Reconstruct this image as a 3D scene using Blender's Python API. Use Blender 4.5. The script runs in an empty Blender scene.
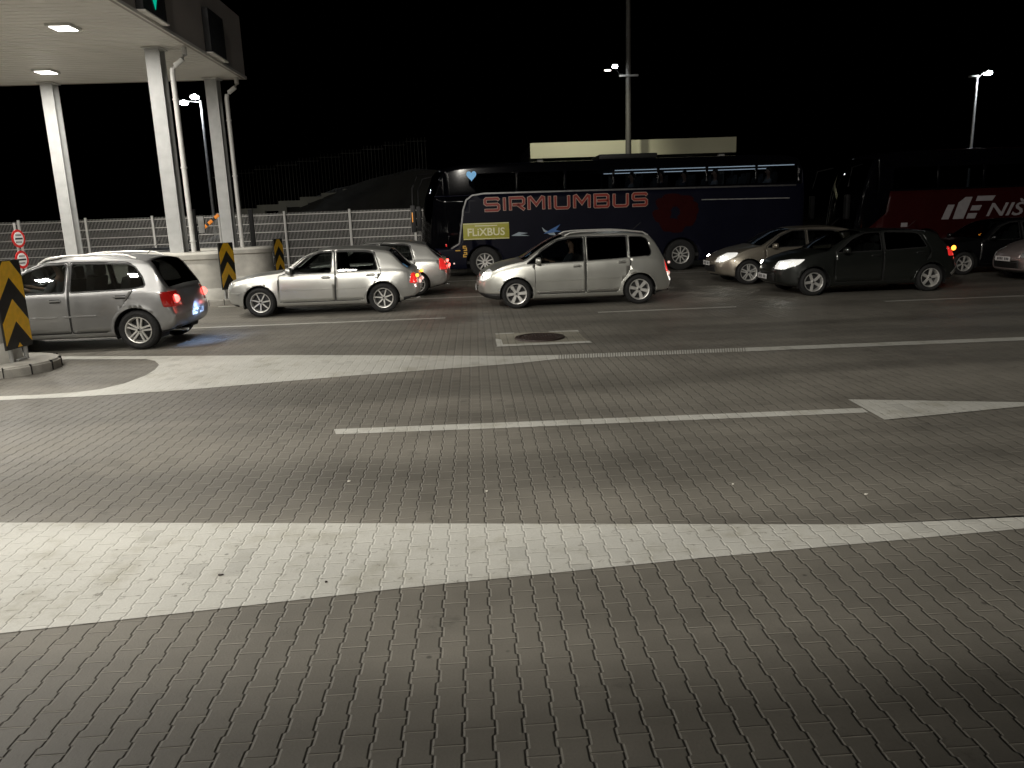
import bpy, bmesh, math, random
from mathutils import Vector, Matrix
from mathutils.bvhtree import BVHTree
random.seed(7)
R = math.radians
sc = bpy.context.scene
COL = sc.collection

# ------------------------------------------------------------------ camera
CAM = Vector((0, 0, 2.0))
f_px = 769.0
pitch = math.atan(170 / f_px); yaw = R(2.4); roll = math.atan(.035)
F0 = Vector((math.sin(yaw), math.cos(yaw), 0)); r0 = Vector((math.cos(yaw), -math.sin(yaw), 0))
Fw = F0 * math.cos(pitch) - Vector((0, 0, 1)) * math.sin(pitch)
u0 = F0 * math.sin(pitch) + Vector((0, 0, 1)) * math.cos(pitch)
rt = r0 * math.cos(roll) - u0 * math.sin(roll)
up = r0 * math.sin(roll) + u0 * math.cos(roll)
cd = bpy.data.cameras.new('camera'); cam = bpy.data.objects.new('camera', cd); COL.objects.link(cam)
cam.matrix_world = Matrix(((rt.x, up.x, -Fw.x, CAM.x), (rt.y, up.y, -Fw.y, CAM.y), (rt.z, up.z, -Fw.z, CAM.z), (0, 0, 0, 1)))
cd.sensor_width = 36; cd.lens = f_px / 1024 * 36; cd.clip_end = 2000; cd.clip_start = .05
sc.camera = cam
# ------------------------------------------------------------------ world (night sky)
w = bpy.data.worlds.new('World'); sc.world = w; w.use_nodes = True
wn = w.node_tree; bgn = wn.nodes['Background']
sky = wn.nodes.new('ShaderNodeTexSky'); sky.sky_type = 'NISHITA'; sky.sun_disc = False
sky.sun_elevation = R(-9); sky.sun_rotation = R(200)
wn.links.new(sky.outputs[0], bgn.inputs[0]); bgn.inputs[1].default_value = .05
sc.view_settings.view_transform = 'Standard'; sc.view_settings.look = 'None'
sc.view_settings.exposure = 0; sc.view_settings.gamma = 1; sc.view_settings.use_curve_mapping = False

def light(name, kind, loc, power, col, size=.3, target=None, parent=None, spot=None, sizey=None, blend=.6):
    d = bpy.data.lights.new(name, kind); d.energy = power; d.color = col
    if kind == 'AREA':
        d.size = size
        if sizey: d.shape = 'RECTANGLE'; d.size_y = sizey
    else: d.shadow_soft_size = size
    if kind == 'SPOT': d.spot_size = R(spot or 120); d.spot_blend = blend
    o = bpy.data.objects.new(name, d); COL.objects.link(o); o.location = loc
    if target is not None:
        o.rotation_euler = (Vector(target) - Vector(loc)).to_track_quat('-Z', 'Y').to_euler()
    if parent: o.parent = parent
    return o
WARM = (1.0, .95, .86); COOL = (.86, .93, 1.0); NEUT = (1, .955, .87)
# added flood lamps, unseen, that light the yard from outside the frame (their posts are built further down)
UNSEEN_MASTS = [((-7.0, -6.0, 9.5), (-3.5, 11, 0), 2300), ((-1.5, -9.5, 10.5), (-1.0, 12.0, 0), 1500), ((-5.5, 4.0, 9.0), (-2.5, 9.0, 0), 260)]
for k, (l, t, e) in enumerate(UNSEEN_MASTS):
    light('unseen_flood', 'SPOT', l, e * 3.0, WARM, .45, t, spot=125, blend=.9)

# ------------------------------------------------------------------ generic helpers
def tag(o, label=None, cat=None, group=None, kind=None):
    if label: o['label'] = label
    if cat: o['category'] = cat
    if group: o['group'] = group
    if kind: o['kind'] = kind
    return o
def empty(name, loc, label, cat, group=None, rz=0, s=1):
    o = bpy.data.objects.new(name, None); COL.objects.link(o); o.location = loc
    o.rotation_euler = (0, 0, rz); o.scale = (s, s, s); o.empty_display_size = .3
    return tag(o, label, cat, group)
def link(name, bm, mats, parent=None, smooth=True, ang=35):
    me = bpy.data.meshes.new(name)
    bmesh.ops.recalc_face_normals(bm, faces=bm.faces) if False else None
    bm.to_mesh(me); bm.free()
    for m in (mats if isinstance(mats, (list, tuple)) else [mats]): me.materials.append(m)
    o = bpy.data.objects.new(name, me); COL.objects.link(o)
    if smooth:
        me.shade_smooth(); me.set_sharp_from_angle(angle=R(ang))
    if parent: o.parent = parent
    return o
def box(bm, c, s, bev=0, rz=0, rot=None, mi=0):
    g = bmesh.ops.create_cube(bm, size=1)
    vs = g['verts']
    bmesh.ops.scale(bm, vec=s, verts=vs)
    if bev:
        es = list({e for v in vs for e in v.link_edges})
        fs = bmesh.ops.bevel(bm, geom=es, offset=bev, segments=2, profile=.7, affect='EDGES')['faces']
        vs = list({v for f in fs for v in f.verts} | {v for v in vs if v.is_valid})
    M = Matrix.Translation(c) @ (rot if rot else Matrix.Rotation(rz, 4, 'Z'))
    bmesh.ops.transform(bm, matrix=M, verts=vs)
    for f_ in {f for v in vs for f in v.link_faces}: f_.material_index = mi
    return vs
def tube(bm, pts, r, n=10, cap=True, mi=0):
    pts = [Vector(p) for p in pts]; rings = []
    rr = r if isinstance(r, (list, tuple)) else [r] * len(pts)
    prev = None
    for i, p in enumerate(pts):
        d = (pts[min(i + 1, len(pts) - 1)] - pts[max(i - 1, 0)]).normalized()
        ref = Vector((0, 0, 1)) if abs(d.z) < .9 else Vector((1, 0, 0))
        a = d.cross(ref).normalized(); b = d.cross(a).normalized()
        rings.append([bm.verts.new(p + (a * math.cos(t) + b * math.sin(t)) * rr[i]) for t in [2 * math.pi * k / n for k in range(n)]])
    for A, B in zip(rings, rings[1:]):
        for k in range(n):
            f_ = bm.faces.new((A[k], A[(k + 1) % n], B[(k + 1) % n], B[k])); f_.material_index = mi
    if cap:
        for q in (rings[0], rings[-1][::-1]):
            try: bm.faces.new(q).material_index = mi
            except ValueError: pass
def lathe(bm, prof, axis='Y', n=32, mi=0, closed=False, center=(0, 0, 0)):
    """prof = (radius, height) pairs turned round the axis"""
    rings = []; c = Vector(center)
    for (r_, h_) in prof:
        ring = []
        for k in range(n):
            t = 2 * math.pi * k / n
            v = (r_ * math.cos(t), h_, r_ * math.sin(t)) if axis == 'Y' else (r_ * math.cos(t), r_ * math.sin(t), h_) if axis == 'Z' else (h_, r_ * math.cos(t), r_ * math.sin(t))
            ring.append(bm.verts.new(Vector(v) + c))
        rings.append(ring)
    pr = list(zip(rings, rings[1:])) + ([(rings[-1], rings[0])] if closed else [])
    for A, B in pr:
        for k in range(n):
            f_ = bm.faces.new((A[k], A[(k + 1) % n], B[(k + 1) % n], B[k])); f_.material_index = mi
def prism(bm, poly, y0, y1, plane='XZ', mi=0):
    def P(a, b, c): return (a, c, b) if plane == 'XZ' else (a, b, c) if plane == 'XY' else (c, a, b)
    A = [bm.verts.new(P(x, z, y0)) for x, z in poly]; B = [bm.verts.new(P(x, z, y1)) for x, z in poly]
    n = len(poly); fs = [bm.faces.new(A), bm.faces.new(B[::-1])]
    for i in range(n): fs.append(bm.faces.new((A[i], B[i], B[(i + 1) % n], A[(i + 1) % n])))
    for q in fs: q.material_index = mi
    return fs
def fixn(bm): bmesh.ops.recalc_face_normals(bm, faces=bm.faces[:])

# ------------------------------------------------------------------ materials
def mat(name, col, rough=.5, metal=0, emit=None, es=0, coat=0, spec=.5, noise=0, nscale=8, alpha=None, bump=0, bscale=40, backdark=False):
    m = bpy.data.materials.new(name); m.use_nodes = True
    nt = m.node_tree; b = nt.nodes['Principled BSDF']
    b.inputs['Base Color'].default_value = (*col, 1); b.inputs['Roughness'].default_value = rough
    b.inputs['Metallic'].default_value = metal; b.inputs['Specular IOR Level'].default_value = spec
    b.inputs['Coat Weight'].default_value = coat; b.inputs['Coat Roughness'].default_value = .06
    if emit: b.inputs['Emission Color'].default_value = (*emit, 1); b.inputs['Emission Strength'].default_value = es
    if noise:
        tc = nt.nodes.new('ShaderNodeTexCoord')
        n = nt.nodes.new('ShaderNodeTexNoise'); n.inputs['Scale'].default_value = nscale; n.inputs['Detail'].default_value = 6
        nt.links.new(tc.outputs['Object'], n.inputs['Vector'])
        mr = nt.nodes.new('ShaderNodeMapRange'); mr.inputs[1].default_value = .3; mr.inputs[2].default_value = .7
        mr.inputs[3].default_value = 1 - noise; mr.inputs[4].default_value = 1 + noise
        nt.links.new(n.outputs[0], mr.inputs[0])
        mx = nt.nodes.new('ShaderNodeVectorMath'); mx.operation = 'SCALE'
        mx.inputs[0].default_value = col; nt.links.new(mr.outputs[0], mx.inputs['Scale'])
        nt.links.new(mx.outputs[0], b.inputs['Base Color'])
        m2 = nt.nodes.new('ShaderNodeMath'); m2.operation = 'MULTIPLY'; m2.inputs[1].default_value = rough
        nt.links.new(mr.outputs[0], m2.inputs[0]); nt.links.new(m2.outputs[0], b.inputs['Roughness'])
    if bump:
        tc = nt.nodes.new('ShaderNodeTexCoord')
        n = nt.nodes.new('ShaderNodeTexNoise'); n.inputs['Scale'].default_value = bscale; n.inputs['Detail'].default_value = 5
        nt.links.new(tc.outputs['Object'], n.inputs['Vector'])
        bp = nt.nodes.new('ShaderNodeBump'); bp.inputs['Strength'].default_value = bump; bp.inputs['Distance'].default_value = .01
        nt.links.new(n.outputs[0], bp.inputs['Height']); nt.links.new(bp.outputs[0], b.inputs['Normal'])
    return m
def glassmat(name, tint, rough=.02, ior=1.5, boost=1.0):
    m = bpy.data.materials.new(name); m.use_nodes = True; nt = m.node_tree
    nt.nodes.remove(nt.nodes['Principled BSDF'])
    t = nt.nodes.new('ShaderNodeBsdfTransparent'); t.inputs[0].default_value = (*tint, 1)
    g = nt.nodes.new('ShaderNodeBsdfGlossy'); g.inputs['Roughness'].default_value = rough
    fr = nt.nodes.new('ShaderNodeFresnel'); fr.inputs[0].default_value = ior
    ml = nt.nodes.new('ShaderNodeMath'); ml.operation = 'MULTIPLY'; ml.inputs[1].default_value = boost; ml.use_clamp = True
    mx = nt.nodes.new('ShaderNodeMixShader')
    nt.links.new(fr.outputs[0], ml.inputs[0]); nt.links.new(ml.outputs[0], mx.inputs[0])
    nt.links.new(t.outputs[0], mx.inputs[1]); nt.links.new(g.outputs[0], mx.inputs[2])
    nt.links.new(mx.outputs[0], nt.nodes['Material Output'].inputs[0])
    return m
M = {}
M['silver'] = mat('silver_paint', (.50, .50, .475), .34, .75, coat=.5, noise=.05, nscale=3)
M['silver_warm'] = mat('silver_warm_paint', (.52, .52, .48), .34, .75, coat=.5, noise=.05, nscale=3)
M['silver_grey'] = mat('silver_grey_paint', (.28, .28, .28), .36, .75, coat=.5, noise=.05, nscale=3)
M['beige_paint'] = mat('champagne_paint', (.30, .27, .22), .36, .7, coat=.5, noise=.05, nscale=3)
M['dark_paint'] = mat('dark_green_grey_paint', (.018, .02, .018), .3, .4, coat=.6, noise=.06, nscale=3)
M['black_paint'] = mat('black_paint', (.004, .004, .005), .3, .1, coat=.25, noise=.06, nscale=3)
M['red_lit_paint'] = mat('pale_red_lit_paint', (.42, .36, .35), .36, .6, coat=.5, noise=.05, nscale=3)  # pale paint with the red of a tail light mixed into its colour
M['black_plastic'] = mat('black_plastic', (.012, .012, .012), .55, noise=.15, nscale=20)
M['seam'] = mat('seam', (.01, .01, .01), .8)
M['tyre'] = mat('tyre_rubber', (.014, .014, .014), .8, noise=.2, nscale=30)
M['alloy'] = mat('alloy', (.74, .73, .70), .36, .6, noise=.08, nscale=20)
M['alloy_dark'] = mat('brake_dark', (.03, .03, .03), .5, .4, noise=.1)
M['chrome'] = mat('chrome', (.75, .75, .74), .15, 1, noise=.03)
M['glass'] = glassmat('car_glass', (.34, .36, .35), boost=1.25)
M['privacy'] = glassmat('dark_car_glass', (.05, .05, .052), boost=1.25)
M['windscreen'] = glassmat('windscreen_glass', (.5, .53, .52), boost=1.2)
M['interior'] = mat('interior_trim', (.022, .022, .022), .8, noise=.2, nscale=14, bump=.2)
M['seat'] = mat('seat_fabric', (.05, .05, .052), .9, noise=.2, nscale=30, bump=.3)
M['tail_on'] = mat('tail_lamp_lit', (.5, .01, .01), .2, emit=(1, .035, .03), es=.55, coat=.8)
M['tail_core'] = mat('tail_lamp_core', (.9, .1, .1), .2, emit=(1, .10, .08), es=5)
M['tail_white'] = mat('tail_lens_clear', (.7, .6, .6), .2, emit=(1, .6, .5), es=.7, coat=.8)
M['tail_off'] = mat('tail_lamp_dark', (.12, .004, .004), .15, emit=(1, .03, .02), es=.12, coat=1)
M['amber'] = mat('amber_lens', (.7, .2, .02), .2, emit=(1, .3, .03), es=5, coat=.5)
M['head_lens'] = mat('headlamp_lens', (.6, .62, .62), .12, .3, coat=1, noise=.1)
M['head_on'] = mat('headlamp_bulb_lit', (1, 1, .95), .2, emit=(1, .97, .88), es=40)
M['head_lit_lens'] = mat('headlamp_lens_lit', (.6, .62, .6), .1, .2, emit=(1, .97, .9), es=.75, coat=1)
M['plate'] = mat('plate_white', (.75, .75, .75), .4, noise=.04)
M['plate_ink'] = mat('plate_ink', (.03, .03, .04), .5)
M['skin'] = mat('skin', (.42, .26, .19), .55, noise=.08)
M['hair'] = mat('hair', (.02, .014, .01), .7, noise=.2)
M['cloth_dark'] = mat('dark_shirt', (.04, .045, .06), .9, noise=.15)
M['cloth_light'] = mat('light_shirt', (.35, .35, .36), .9, noise=.1)
M['concrete'] = mat('barrier_concrete', (.50, .485, .44), .85, noise=.16, nscale=3.5, bump=.35, bscale=30)
M['kerb'] = mat('kerb_concrete', (.36, .345, .31), .9, noise=.2, nscale=5, bump=.4, bscale=40)
M['white_steel'] = mat('painted_steel', (.66, .655, .63), .5, noise=.07, nscale=4)
M['steel_web'] = mat('column_steel', (.43, .435, .43), .5, noise=.1, nscale=4)
M['galv'] = mat('galvanised', (.42, .42, .41), .45, .5, noise=.15, nscale=10)
M['dark_metal'] = mat('dark_metal', (.012, .012, .013), .5, .3, noise=.1)
M['soffit'] = mat('soffit_sheet', (.82, .80, .75), .5, .1, noise=.04, nscale=1)
M['fascia'] = mat('fascia_panel', (.40, .36, .33), .5, .1, noise=.05, nscale=1)
M['fence_wire'] = mat('fence_wire', (.52, .51, .49), .5, .4, noise=.1)
M['yellow_refl'] = mat('yellow_reflective', (.92, .52, .015), .4, noise=.1, nscale=12, coat=.3)
M['black_refl'] = mat('black_band', (.012, .011, .01), .5, noise=.1)
M['sign_white'] = mat('sign_white', (.8, .8, .8), .4, noise=.04)
M['sign_red'] = mat('sign_red', (.62, .02, .02), .4, noise=.05)
M['led_panel'] = mat('led_panel', (1, 1, 1), .4, emit=(1, .97, .90), es=9)
M['lamp_glow'] = mat('street_lamp_glow', (1, 1, 1), .4, emit=(.9, .96, 1), es=120)
M['green_led'] = mat('green_led', (.0, .3, .2), .4, emit=(.0, .42, .26), es=.9)
M['navy'] = mat('bus_navy_paint', (.004, .0045, .012), .4, 0, coat=0, spec=.12, noise=.08, nscale=1.5)
M['bus_black'] = mat('bus_black', (.006, .006, .008), .25, coat=.5, noise=.05)
M['bus_glass'] = glassmat('bus_glass', (.22, .24, .26), boost=1.1)
M['bus_glass_dark'] = mat('bus_dark_glass', (.002, .002, .003), .1, coat=0, spec=.14)
M['bus_red'] = mat('bus_red_paint', (.030, .003, .003), .4, .0, coat=0, spec=.2, noise=.1, nscale=1.5)
M['letter_red'] = mat('letter_red', (.26, .022, .012), .4, noise=.08)
M['letter_pale'] = mat('letter_outline', (.50, .36, .29), .4, noise=.06)
M['letter_grey'] = mat('letter_grey', (.34, .32, .33), .45, noise=.08)
M['lime'] = mat('board_yellow_green', (.42, .40, .05), .45, noise=.08)
M['lime_letter'] = mat('board_letter', (.85, .83, .55), .45, noise=.05)
M['gold'] = mat('number_gold', (.75, .42, .05), .45, noise=.05)
M['dark_red'] = mat('flower_red', (.022, .001, .001), .5, spec=.08, noise=.15)
M['blue_print'] = mat('blue_print', (.06, .16, .42), .4, noise=.1)
M['grey_print'] = mat('grey_print', (.35, .42, .48), .4, noise=.1)
M['strip_light'] = mat('bus_strip_light', (.8, .9, 1), .4, emit=(.75, .88, 1), es=1.2)
M['blue_heart'] = mat('blue_lamp', (.2, .5, .8), .4, emit=(.16, .42, .75), es=.35)
M['beige_fascia'] = mat('beige_fascia', (.62, .60, .42), .6, noise=.04, nscale=.6)
M['iron'] = mat('cast_iron', (.035, .022, .018), .6, .3, noise=.35, nscale=14, bump=.5, bscale=60)
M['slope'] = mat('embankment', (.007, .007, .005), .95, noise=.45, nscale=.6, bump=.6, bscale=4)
M['plinth'] = mat('plinth_concrete', (.10, .10, .085), .9, noise=.25, nscale=1.2)
M['litter'] = mat('litter', (.7, .68, .6), .7, noise=.1)
M['stain'] = mat('oil_stain', (.03, .028, .026), .6, noise=.3, nscale=20)

# ------------------------------------------------------------------ paving
PW, PL = .120, .187           # column pitch and block length of the double-T blocks
def math_(nt, op, a, b=None, c=None, clamp=False):
    n = nt.nodes.new('ShaderNodeMath'); n.operation = op; n.use_clamp = clamp
    for i, v in enumerate((a, b, c)):
        if v is None: continue
        if isinstance(v, (int, float)): n.inputs[i].default_value = v
        else: nt.links.new(v, n.inputs[i])
    return n.outputs[0]
def paving(name, base, joint_l, joint_t, jamt, dirt, rough, tone=.10, streak=.25, bumpd=.0075, wear=None):
    m = bpy.data.materials.new(name); m.use_nodes = True; nt = m.node_tree; L = nt.links
    b = nt.nodes['Principled BSDF']; geo = nt.nodes.new('ShaderNodeNewGeometry')
    wob = nt.nodes.new('ShaderNodeTexNoise'); wob.inputs['Scale'].default_value = 1.3; L.new(geo.outputs['Position'], wob.inputs['Vector'])
    wv = nt.nodes.new('ShaderNodeVectorMath'); wv.operation = 'MULTIPLY_ADD'
    L.new(wob.outputs['Color'], wv.inputs[0]); wv.inputs[1].default_value = (.007, .007, 0); L.new(geo.outputs['Position'], wv.inputs[2])
    sp = nt.nodes.new('ShaderNodeSeparateXYZ'); L.new(wv.outputs[0], sp.inputs[0]); X, Y = sp.outputs[0], sp.outputs[1]
    m_ = lambda *a, **k: math_(nt, *a, **k)
    u = m_('DIVIDE', X, PW); n = m_('ROUND', u)
    par = m_('MULTIPLY', m_('ABSOLUTE', m_('FRACT', m_('MULTIPLY', n, .5))), 2)       # 0 even, 1 odd
    sgn = m_('SUBTRACT', 1, m_('MULTIPLY', par, 2))
    v = m_('DIVIDE', Y, PL)
    T = m_('MINIMUM', m_('MAXIMUM', m_('MULTIPLY', m_('COSINE', m_('MULTIPLY', v, 2 * math.pi)), 8), -1), 1)
    off = m_('MULTIPLY', m_('MULTIPLY', T, sgn), -.0055)     # boundary n = n*PW + off
    d = m_('SUBTRACT', X, m_('ADD', m_('MULTIPLY', n, PW), off))
    dl = m_('ABSOLUTE', d)
    colid = m_('ADD', n, m_('MULTIPLY', m_('GREATER_THAN', 0, d), -1))       # column index
    cpar = m_('MULTIPLY', m_('ABSOLUTE', m_('FRACT', m_('MULTIPLY', colid, .5))), 2)
    vv = m_('SUBTRACT', v, m_('MULTIPLY', cpar, .5)); rr = m_('ROUND', vv)
    dt = m_('MULTIPLY', m_('ABSOLUTE', m_('SUBTRACT', vv, rr)), PL)
    rowid = m_('FLOOR', vv)
    cid = nt.nodes.new('ShaderNodeCombineXYZ'); L.new(colid, cid.inputs[0]); L.new(rowid, cid.inputs[1])
    wn_ = nt.nodes.new('ShaderNodeTexWhiteNoise'); wn_.noise_dimensions = '2D'; L.new(cid.outputs[0], wn_.inputs['Vector'])
    def ss(x, a, c):
        r_ = nt.nodes.new('ShaderNodeMapRange'); r_.interpolation_type = 'SMOOTHSTEP'
        L.new(x, r_.inputs[0]); r_.inputs[1].default_value = a; r_.inputs[2].default_value = c
        return r_.outputs[0]
    # joint presence varies: some joints are packed with sand
    jn = nt.nodes.new('ShaderNodeTexNoise'); jn.inputs['Scale'].default_value = 5; jn.inputs['Detail'].default_value = 3; L.new(geo.outputs['Position'], jn.inputs['Vector'])
    jv = ss(jn.outputs[0], .3, .65)
    jl = m_('MULTIPLY', m_('SUBTRACT', 1, ss(dl, .0018, .0056)), m_('MULTIPLY', m_('ADD', .35, m_('MULTIPLY', jv, .65)), m_('SUBTRACT', 1, m_('MULTIPLY', m_('ABSOLUTE', T), .42))))
    jt = m_('MULTIPLY', m_('SUBTRACT', 1, ss(dt, .0012, .0040)), m_('ADD', .5, m_('MULTIPLY', jv, .5)))
    # colour
    tone_f = m_('ADD', 1 - tone, m_('MULTIPLY', wn_.outputs[0], 2 * tone))
    n1 = nt.nodes.new('ShaderNodeTexNoise'); n1.inputs['Scale'].default_value = .55; n1.inputs['Detail'].default_value = 7; n1.inputs['Roughness'].default_value = .62; L.new(geo.outputs['Position'], n1.inputs['Vector'])
    mp = nt.nodes.new('ShaderNodeMapping'); mp.inputs['Scale'].default_value = (.10, .95, 1); L.new(geo.outputs['Position'], mp.inputs['Vector'])
    n2 = nt.nodes.new('ShaderNodeTexNoise'); n2.inputs['Scale'].default_value = 1.0; n2.inputs['Detail'].default_value = 5; L.new(mp.outputs[0], n2.inputs['Vector'])
    n3 = nt.nodes.new('ShaderNodeTexNoise'); n3.inputs['Scale'].default_value = 90; n3.inputs['Detail'].default_value = 4; L.new(geo.outputs['Position'], n3.inputs['Vector'])
    f1 = m_('ADD', 1 - dirt, m_('MULTIPLY', ss(n1.outputs[0], .3, .7), 2 * dirt))
    f2 = m_('ADD', 1 - streak, m_('MULTIPLY', ss(n2.outputs[0], .35, .62), 1.4 * streak))
    f3 = m_('ADD', .86, m_('MULTIPLY', n3.outputs[0], .28))
    # small dark drops
    vo = nt.nodes.new('ShaderNodeTexVoronoi'); vo.inputs['Scale'].default_value = 4.6; L.new(geo.outputs['Position'], vo.inputs['Vector'])
    vsel = m_('GREATER_THAN', vo.outputs['Color'], .62)
    drop = m_('MULTIPLY', m_('SUBTRACT', 1, ss(vo.outputs['Distance'], .035, .085)), vsel)
    f4 = m_('SUBTRACT', 1, m_('MULTIPLY', drop, .55))
    rb = m_('SUBTRACT', 1, m_('MULTIPLY', m_('GREATER_THAN', wn_.outputs[0], .965), .16))
    n5 = nt.nodes.new('ShaderNodeTexNoise'); n5.inputs['Scale'].default_value = 1.9; n5.inputs['Detail'].default_value = 8; n5.inputs['Roughness'].default_value = .7; L.new(geo.outputs['Position'], n5.inputs['Vector'])
    oil = m_('SUBTRACT', 1, m_('MULTIPLY', ss(n5.outputs[0], .60, .72), .42 if base[0] < .3 else .12))
    tone_f = m_('MULTIPLY', tone_f, m_('MULTIPLY', rb, oil))
    ff = m_('MULTIPLY', m_('MULTIPLY', m_('MULTIPLY', tone_f, f1), m_('MULTIPLY', f2, f3)), f4)
    sc_ = nt.nodes.new('ShaderNodeVectorMath'); sc_.operation = 'SCALE'; sc_.inputs[0].default_value = base; L.new(ff, sc_.inputs['Scale'])
    mx1 = nt.nodes.new('ShaderNodeMixRGB'); L.new(m_('MULTIPLY', jt, jamt), mx1.inputs[0]); L.new(sc_.outputs[0], mx1.inputs[1]); mx1.inputs[2].default_value = (*joint_t, 1)
    mx2 = nt.nodes.new('ShaderNodeMixRGB'); L.new(m_('MULTIPLY', jl, jamt), mx2.inputs[0]); L.new(mx1.outputs[0], mx2.inputs[1]); mx2.inputs[2].default_value = (*joint_l, 1)
    if wear:
        wa = nt.nodes.new('ShaderNodeTexNoise'); wa.inputs['Scale'].default_value = 13; wa.inputs['Detail'].default_value = 9; wa.inputs['Roughness'].default_value = .7; L.new(geo.outputs['Position'], wa.inputs['Vector'])
        wb_ = nt.nodes.new('ShaderNodeTexNoise'); wb_.inputs['Scale'].default_value = .9; wb_.inputs['Detail'].default_value = 4; L.new(mp.outputs[0], wb_.inputs['Vector'])
        edge = m_('MULTIPLY', m_('ADD', jl, jt), .05)
        wv_ = ss(m_('ADD', m_('ADD', wa.outputs[0], edge), m_('MULTIPLY', wb_.outputs[0], .22)), .70, .80)
        mx3 = nt.nodes.new('ShaderNodeMixRGB'); L.new(m_('MULTIPLY', wv_, .75), mx3.inputs[0]); L.new(mx2.outputs[0], mx3.inputs[1]); mx3.inputs[2].default_value = (*wear, 1); mx2 = mx3
        st = nt.nodes.new('ShaderNodeTexNoise'); st.inputs['Scale'].default_value = 2.4; st.inputs['Detail'].default_value = 8; st.inputs['Roughness'].default_value = .65; L.new(geo.outputs['Position'], st.inputs['Vector'])
        mx4 = nt.nodes.new('ShaderNodeMixRGB'); mx4.blend_type = 'MULTIPLY'; L.new(ss(st.outputs[0], .48, .75), mx4.inputs[0]); L.new(mx2.outputs[0], mx4.inputs[1]); mx4.inputs[2].default_value = (.72, .70, .64, 1); mx2 = mx4
    L.new(mx2.outputs[0], b.inputs['Base Color'])
    L.new(m_('MULTIPLY', f1, rough), b.inputs['Roughness']); b.inputs['Specular IOR Level'].default_value = .4
    # height: chamfered blocks, slight tilt of each
    hl = ss(dl, .0, .010); ht = ss(dt, .0, .008)
    tilt = m_('MULTIPLY', wn_.outputs[0], .25)
    h = m_('ADD', m_('ADD', m_('MINIMUM', hl, ht), tilt), m_('ADD', m_('MULTIPLY', n3.outputs[0], .18), m_('MULTIPLY', n1.outputs[0], 2.2)))
    bp = nt.nodes.new('ShaderNodeBump'); bp.inputs['Distance'].default_value = bumpd; bp.inputs['Strength'].default_value = .8
    L.new(h, bp.inputs['Height']); L.new(bp.outputs[0], b.inputs['Normal'])
    return m
M['pavers'] = paving('paver_blocks', (.168, .157, .134), (.040, .037, .031), (.34, .32, .27), .78, .17, .62, tone=.05, streak=.27)
M['paint'] = paving('paint_on_pavers', (.50, .495, .455), (.20, .19, .165), (.42, .405, .355), .42, .09, .6, tone=.02, streak=.06, bumpd=.004, wear=(.16, .15, .125))
M['pad'] = paving('light_pad', (.26, .245, .20), (.05, .05, .04), (.3, .28, .22), .3, .3, .7, tone=.04, streak=.3)

def sheet(name, polys, z, m, **kw):
    bm = bmesh.new()
    for p in polys:
        vs = [bm.verts.new((x, y, z)) for x, y in p]
        f_ = bm.faces.new(vs)
        f_.normal_update()
        if f_.normal.z < 0: f_.normal_flip()
    bmesh.ops.triangulate(bm, faces=bm.faces[:])
    o = link(name, bm, m, smooth=False); tag(o, kind='structure', **kw); return o
sheet('ground', [[(-300, -60), (300, -60), (300, 400), (-300, 400)]], 0, M['pavers'])
LZ = .004
def gp(px, py, z=0.0):      # point of the ground plane that the photograph shows there (used to survey the markings)
    d = Fw * f_px + rt * (px - 512) - up * (py - 384)
    P = CAM + d * ((z - CAM.z) / d.z); return (P.x, P.y)
def ext(a, b, k): return (a[0] + (b[0] - a[0]) * k, a[1] + (b[1] - a[1]) * k)
G_ = gp
# near hatched-off wedge, runs out of the picture on the left
a0, a1, a2, a3, a4, a5, a6 = [G_(*q) for q in ((0, 523), (862, 525), (1024, 517.5), (1024, 529), (687, 560), (400, 589), (0, 634))]
sheet('road_marking', [[ext(a1, a0, 1.6), a1, ext(a1, a2, 3), ext(a4, a3, 2.2), a4, a5, ext(a5, a6, 2.6)]], LZ, M['paint'])
# lane line with the slanted wedge
sheet('road_marking', [[G_(334, 429.5), G_(512, 422.5), G_(862, 408.3), G_(868.5, 412.7), G_(512, 428), G_(336, 434.6)]], LZ, M['paint'])
b0, b1 = G_(848, 400), G_(1024, 403); b2, b3 = G_(1024, 407), G_(884.5, 420.5)
sheet('road_marking', [[b0, ext(b0, b1, 1.25), ext(b3, b2, 1.25), b3]], 2 * LZ, M['paint'])
# long curved wedge in front of the silver cars
c = [(20, 356.8), (150, 356.3), (300, 355.3), (512, 356.2), (557, 355.2)]
d_ = [(557, 359.2), (512, 364), (350, 376), (175, 391), (80, 397), (0, 400.5)]
e_ = [(0, 396.5), (40, 395), (75, 392.5), (100, 389.5), (125, 383.5), (145, 376), (155, 370), (159, 365), (155, 361), (146, 359.3), (20, 359.8)]
P_ = [G_(*q) for q in c] + [G_(*q) for q in d_]
PE = [G_(*q) for q in e_]
PE[0] = ext(PE[1], PE[0], 8); P_[-1] = ext(P_[-2], P_[-1], 6)
sheet('road_marking', [P_ + PE], LZ, M['paint'])
l0, l1 = (Vector((*G_(557, 355.2), 0)), Vector((*G_(557, 359.2), 0)))
r0_, r1_ = (Vector((*G_(1024, 337.2), 0)), Vector((*G_(1024, 340.5), 0)))
bars = []
tl = .40
n_b = 74
for k in range(n_b):        # profiled (ribbed) stretch of the line
    t0 = tl * k / n_b; t1 = t0 + tl / n_b * .66
    A0, A1, B0, B1 = l0.lerp(r0_, t0), l0.lerp(r0_, t1), l1.lerp(r1_, t0), l1.lerp(r1_, t1)
    bars.append([(A0.x, A0.y), (A1.x, A1.y), (B1.x, B1.y), (B0.x, B0.y)])
A0, B0 = l0.lerp(r0_, tl), l1.lerp(r1_, tl); A1, B1 = l0.lerp(r0_, 4), l1.lerp(r1_, 4)
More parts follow.
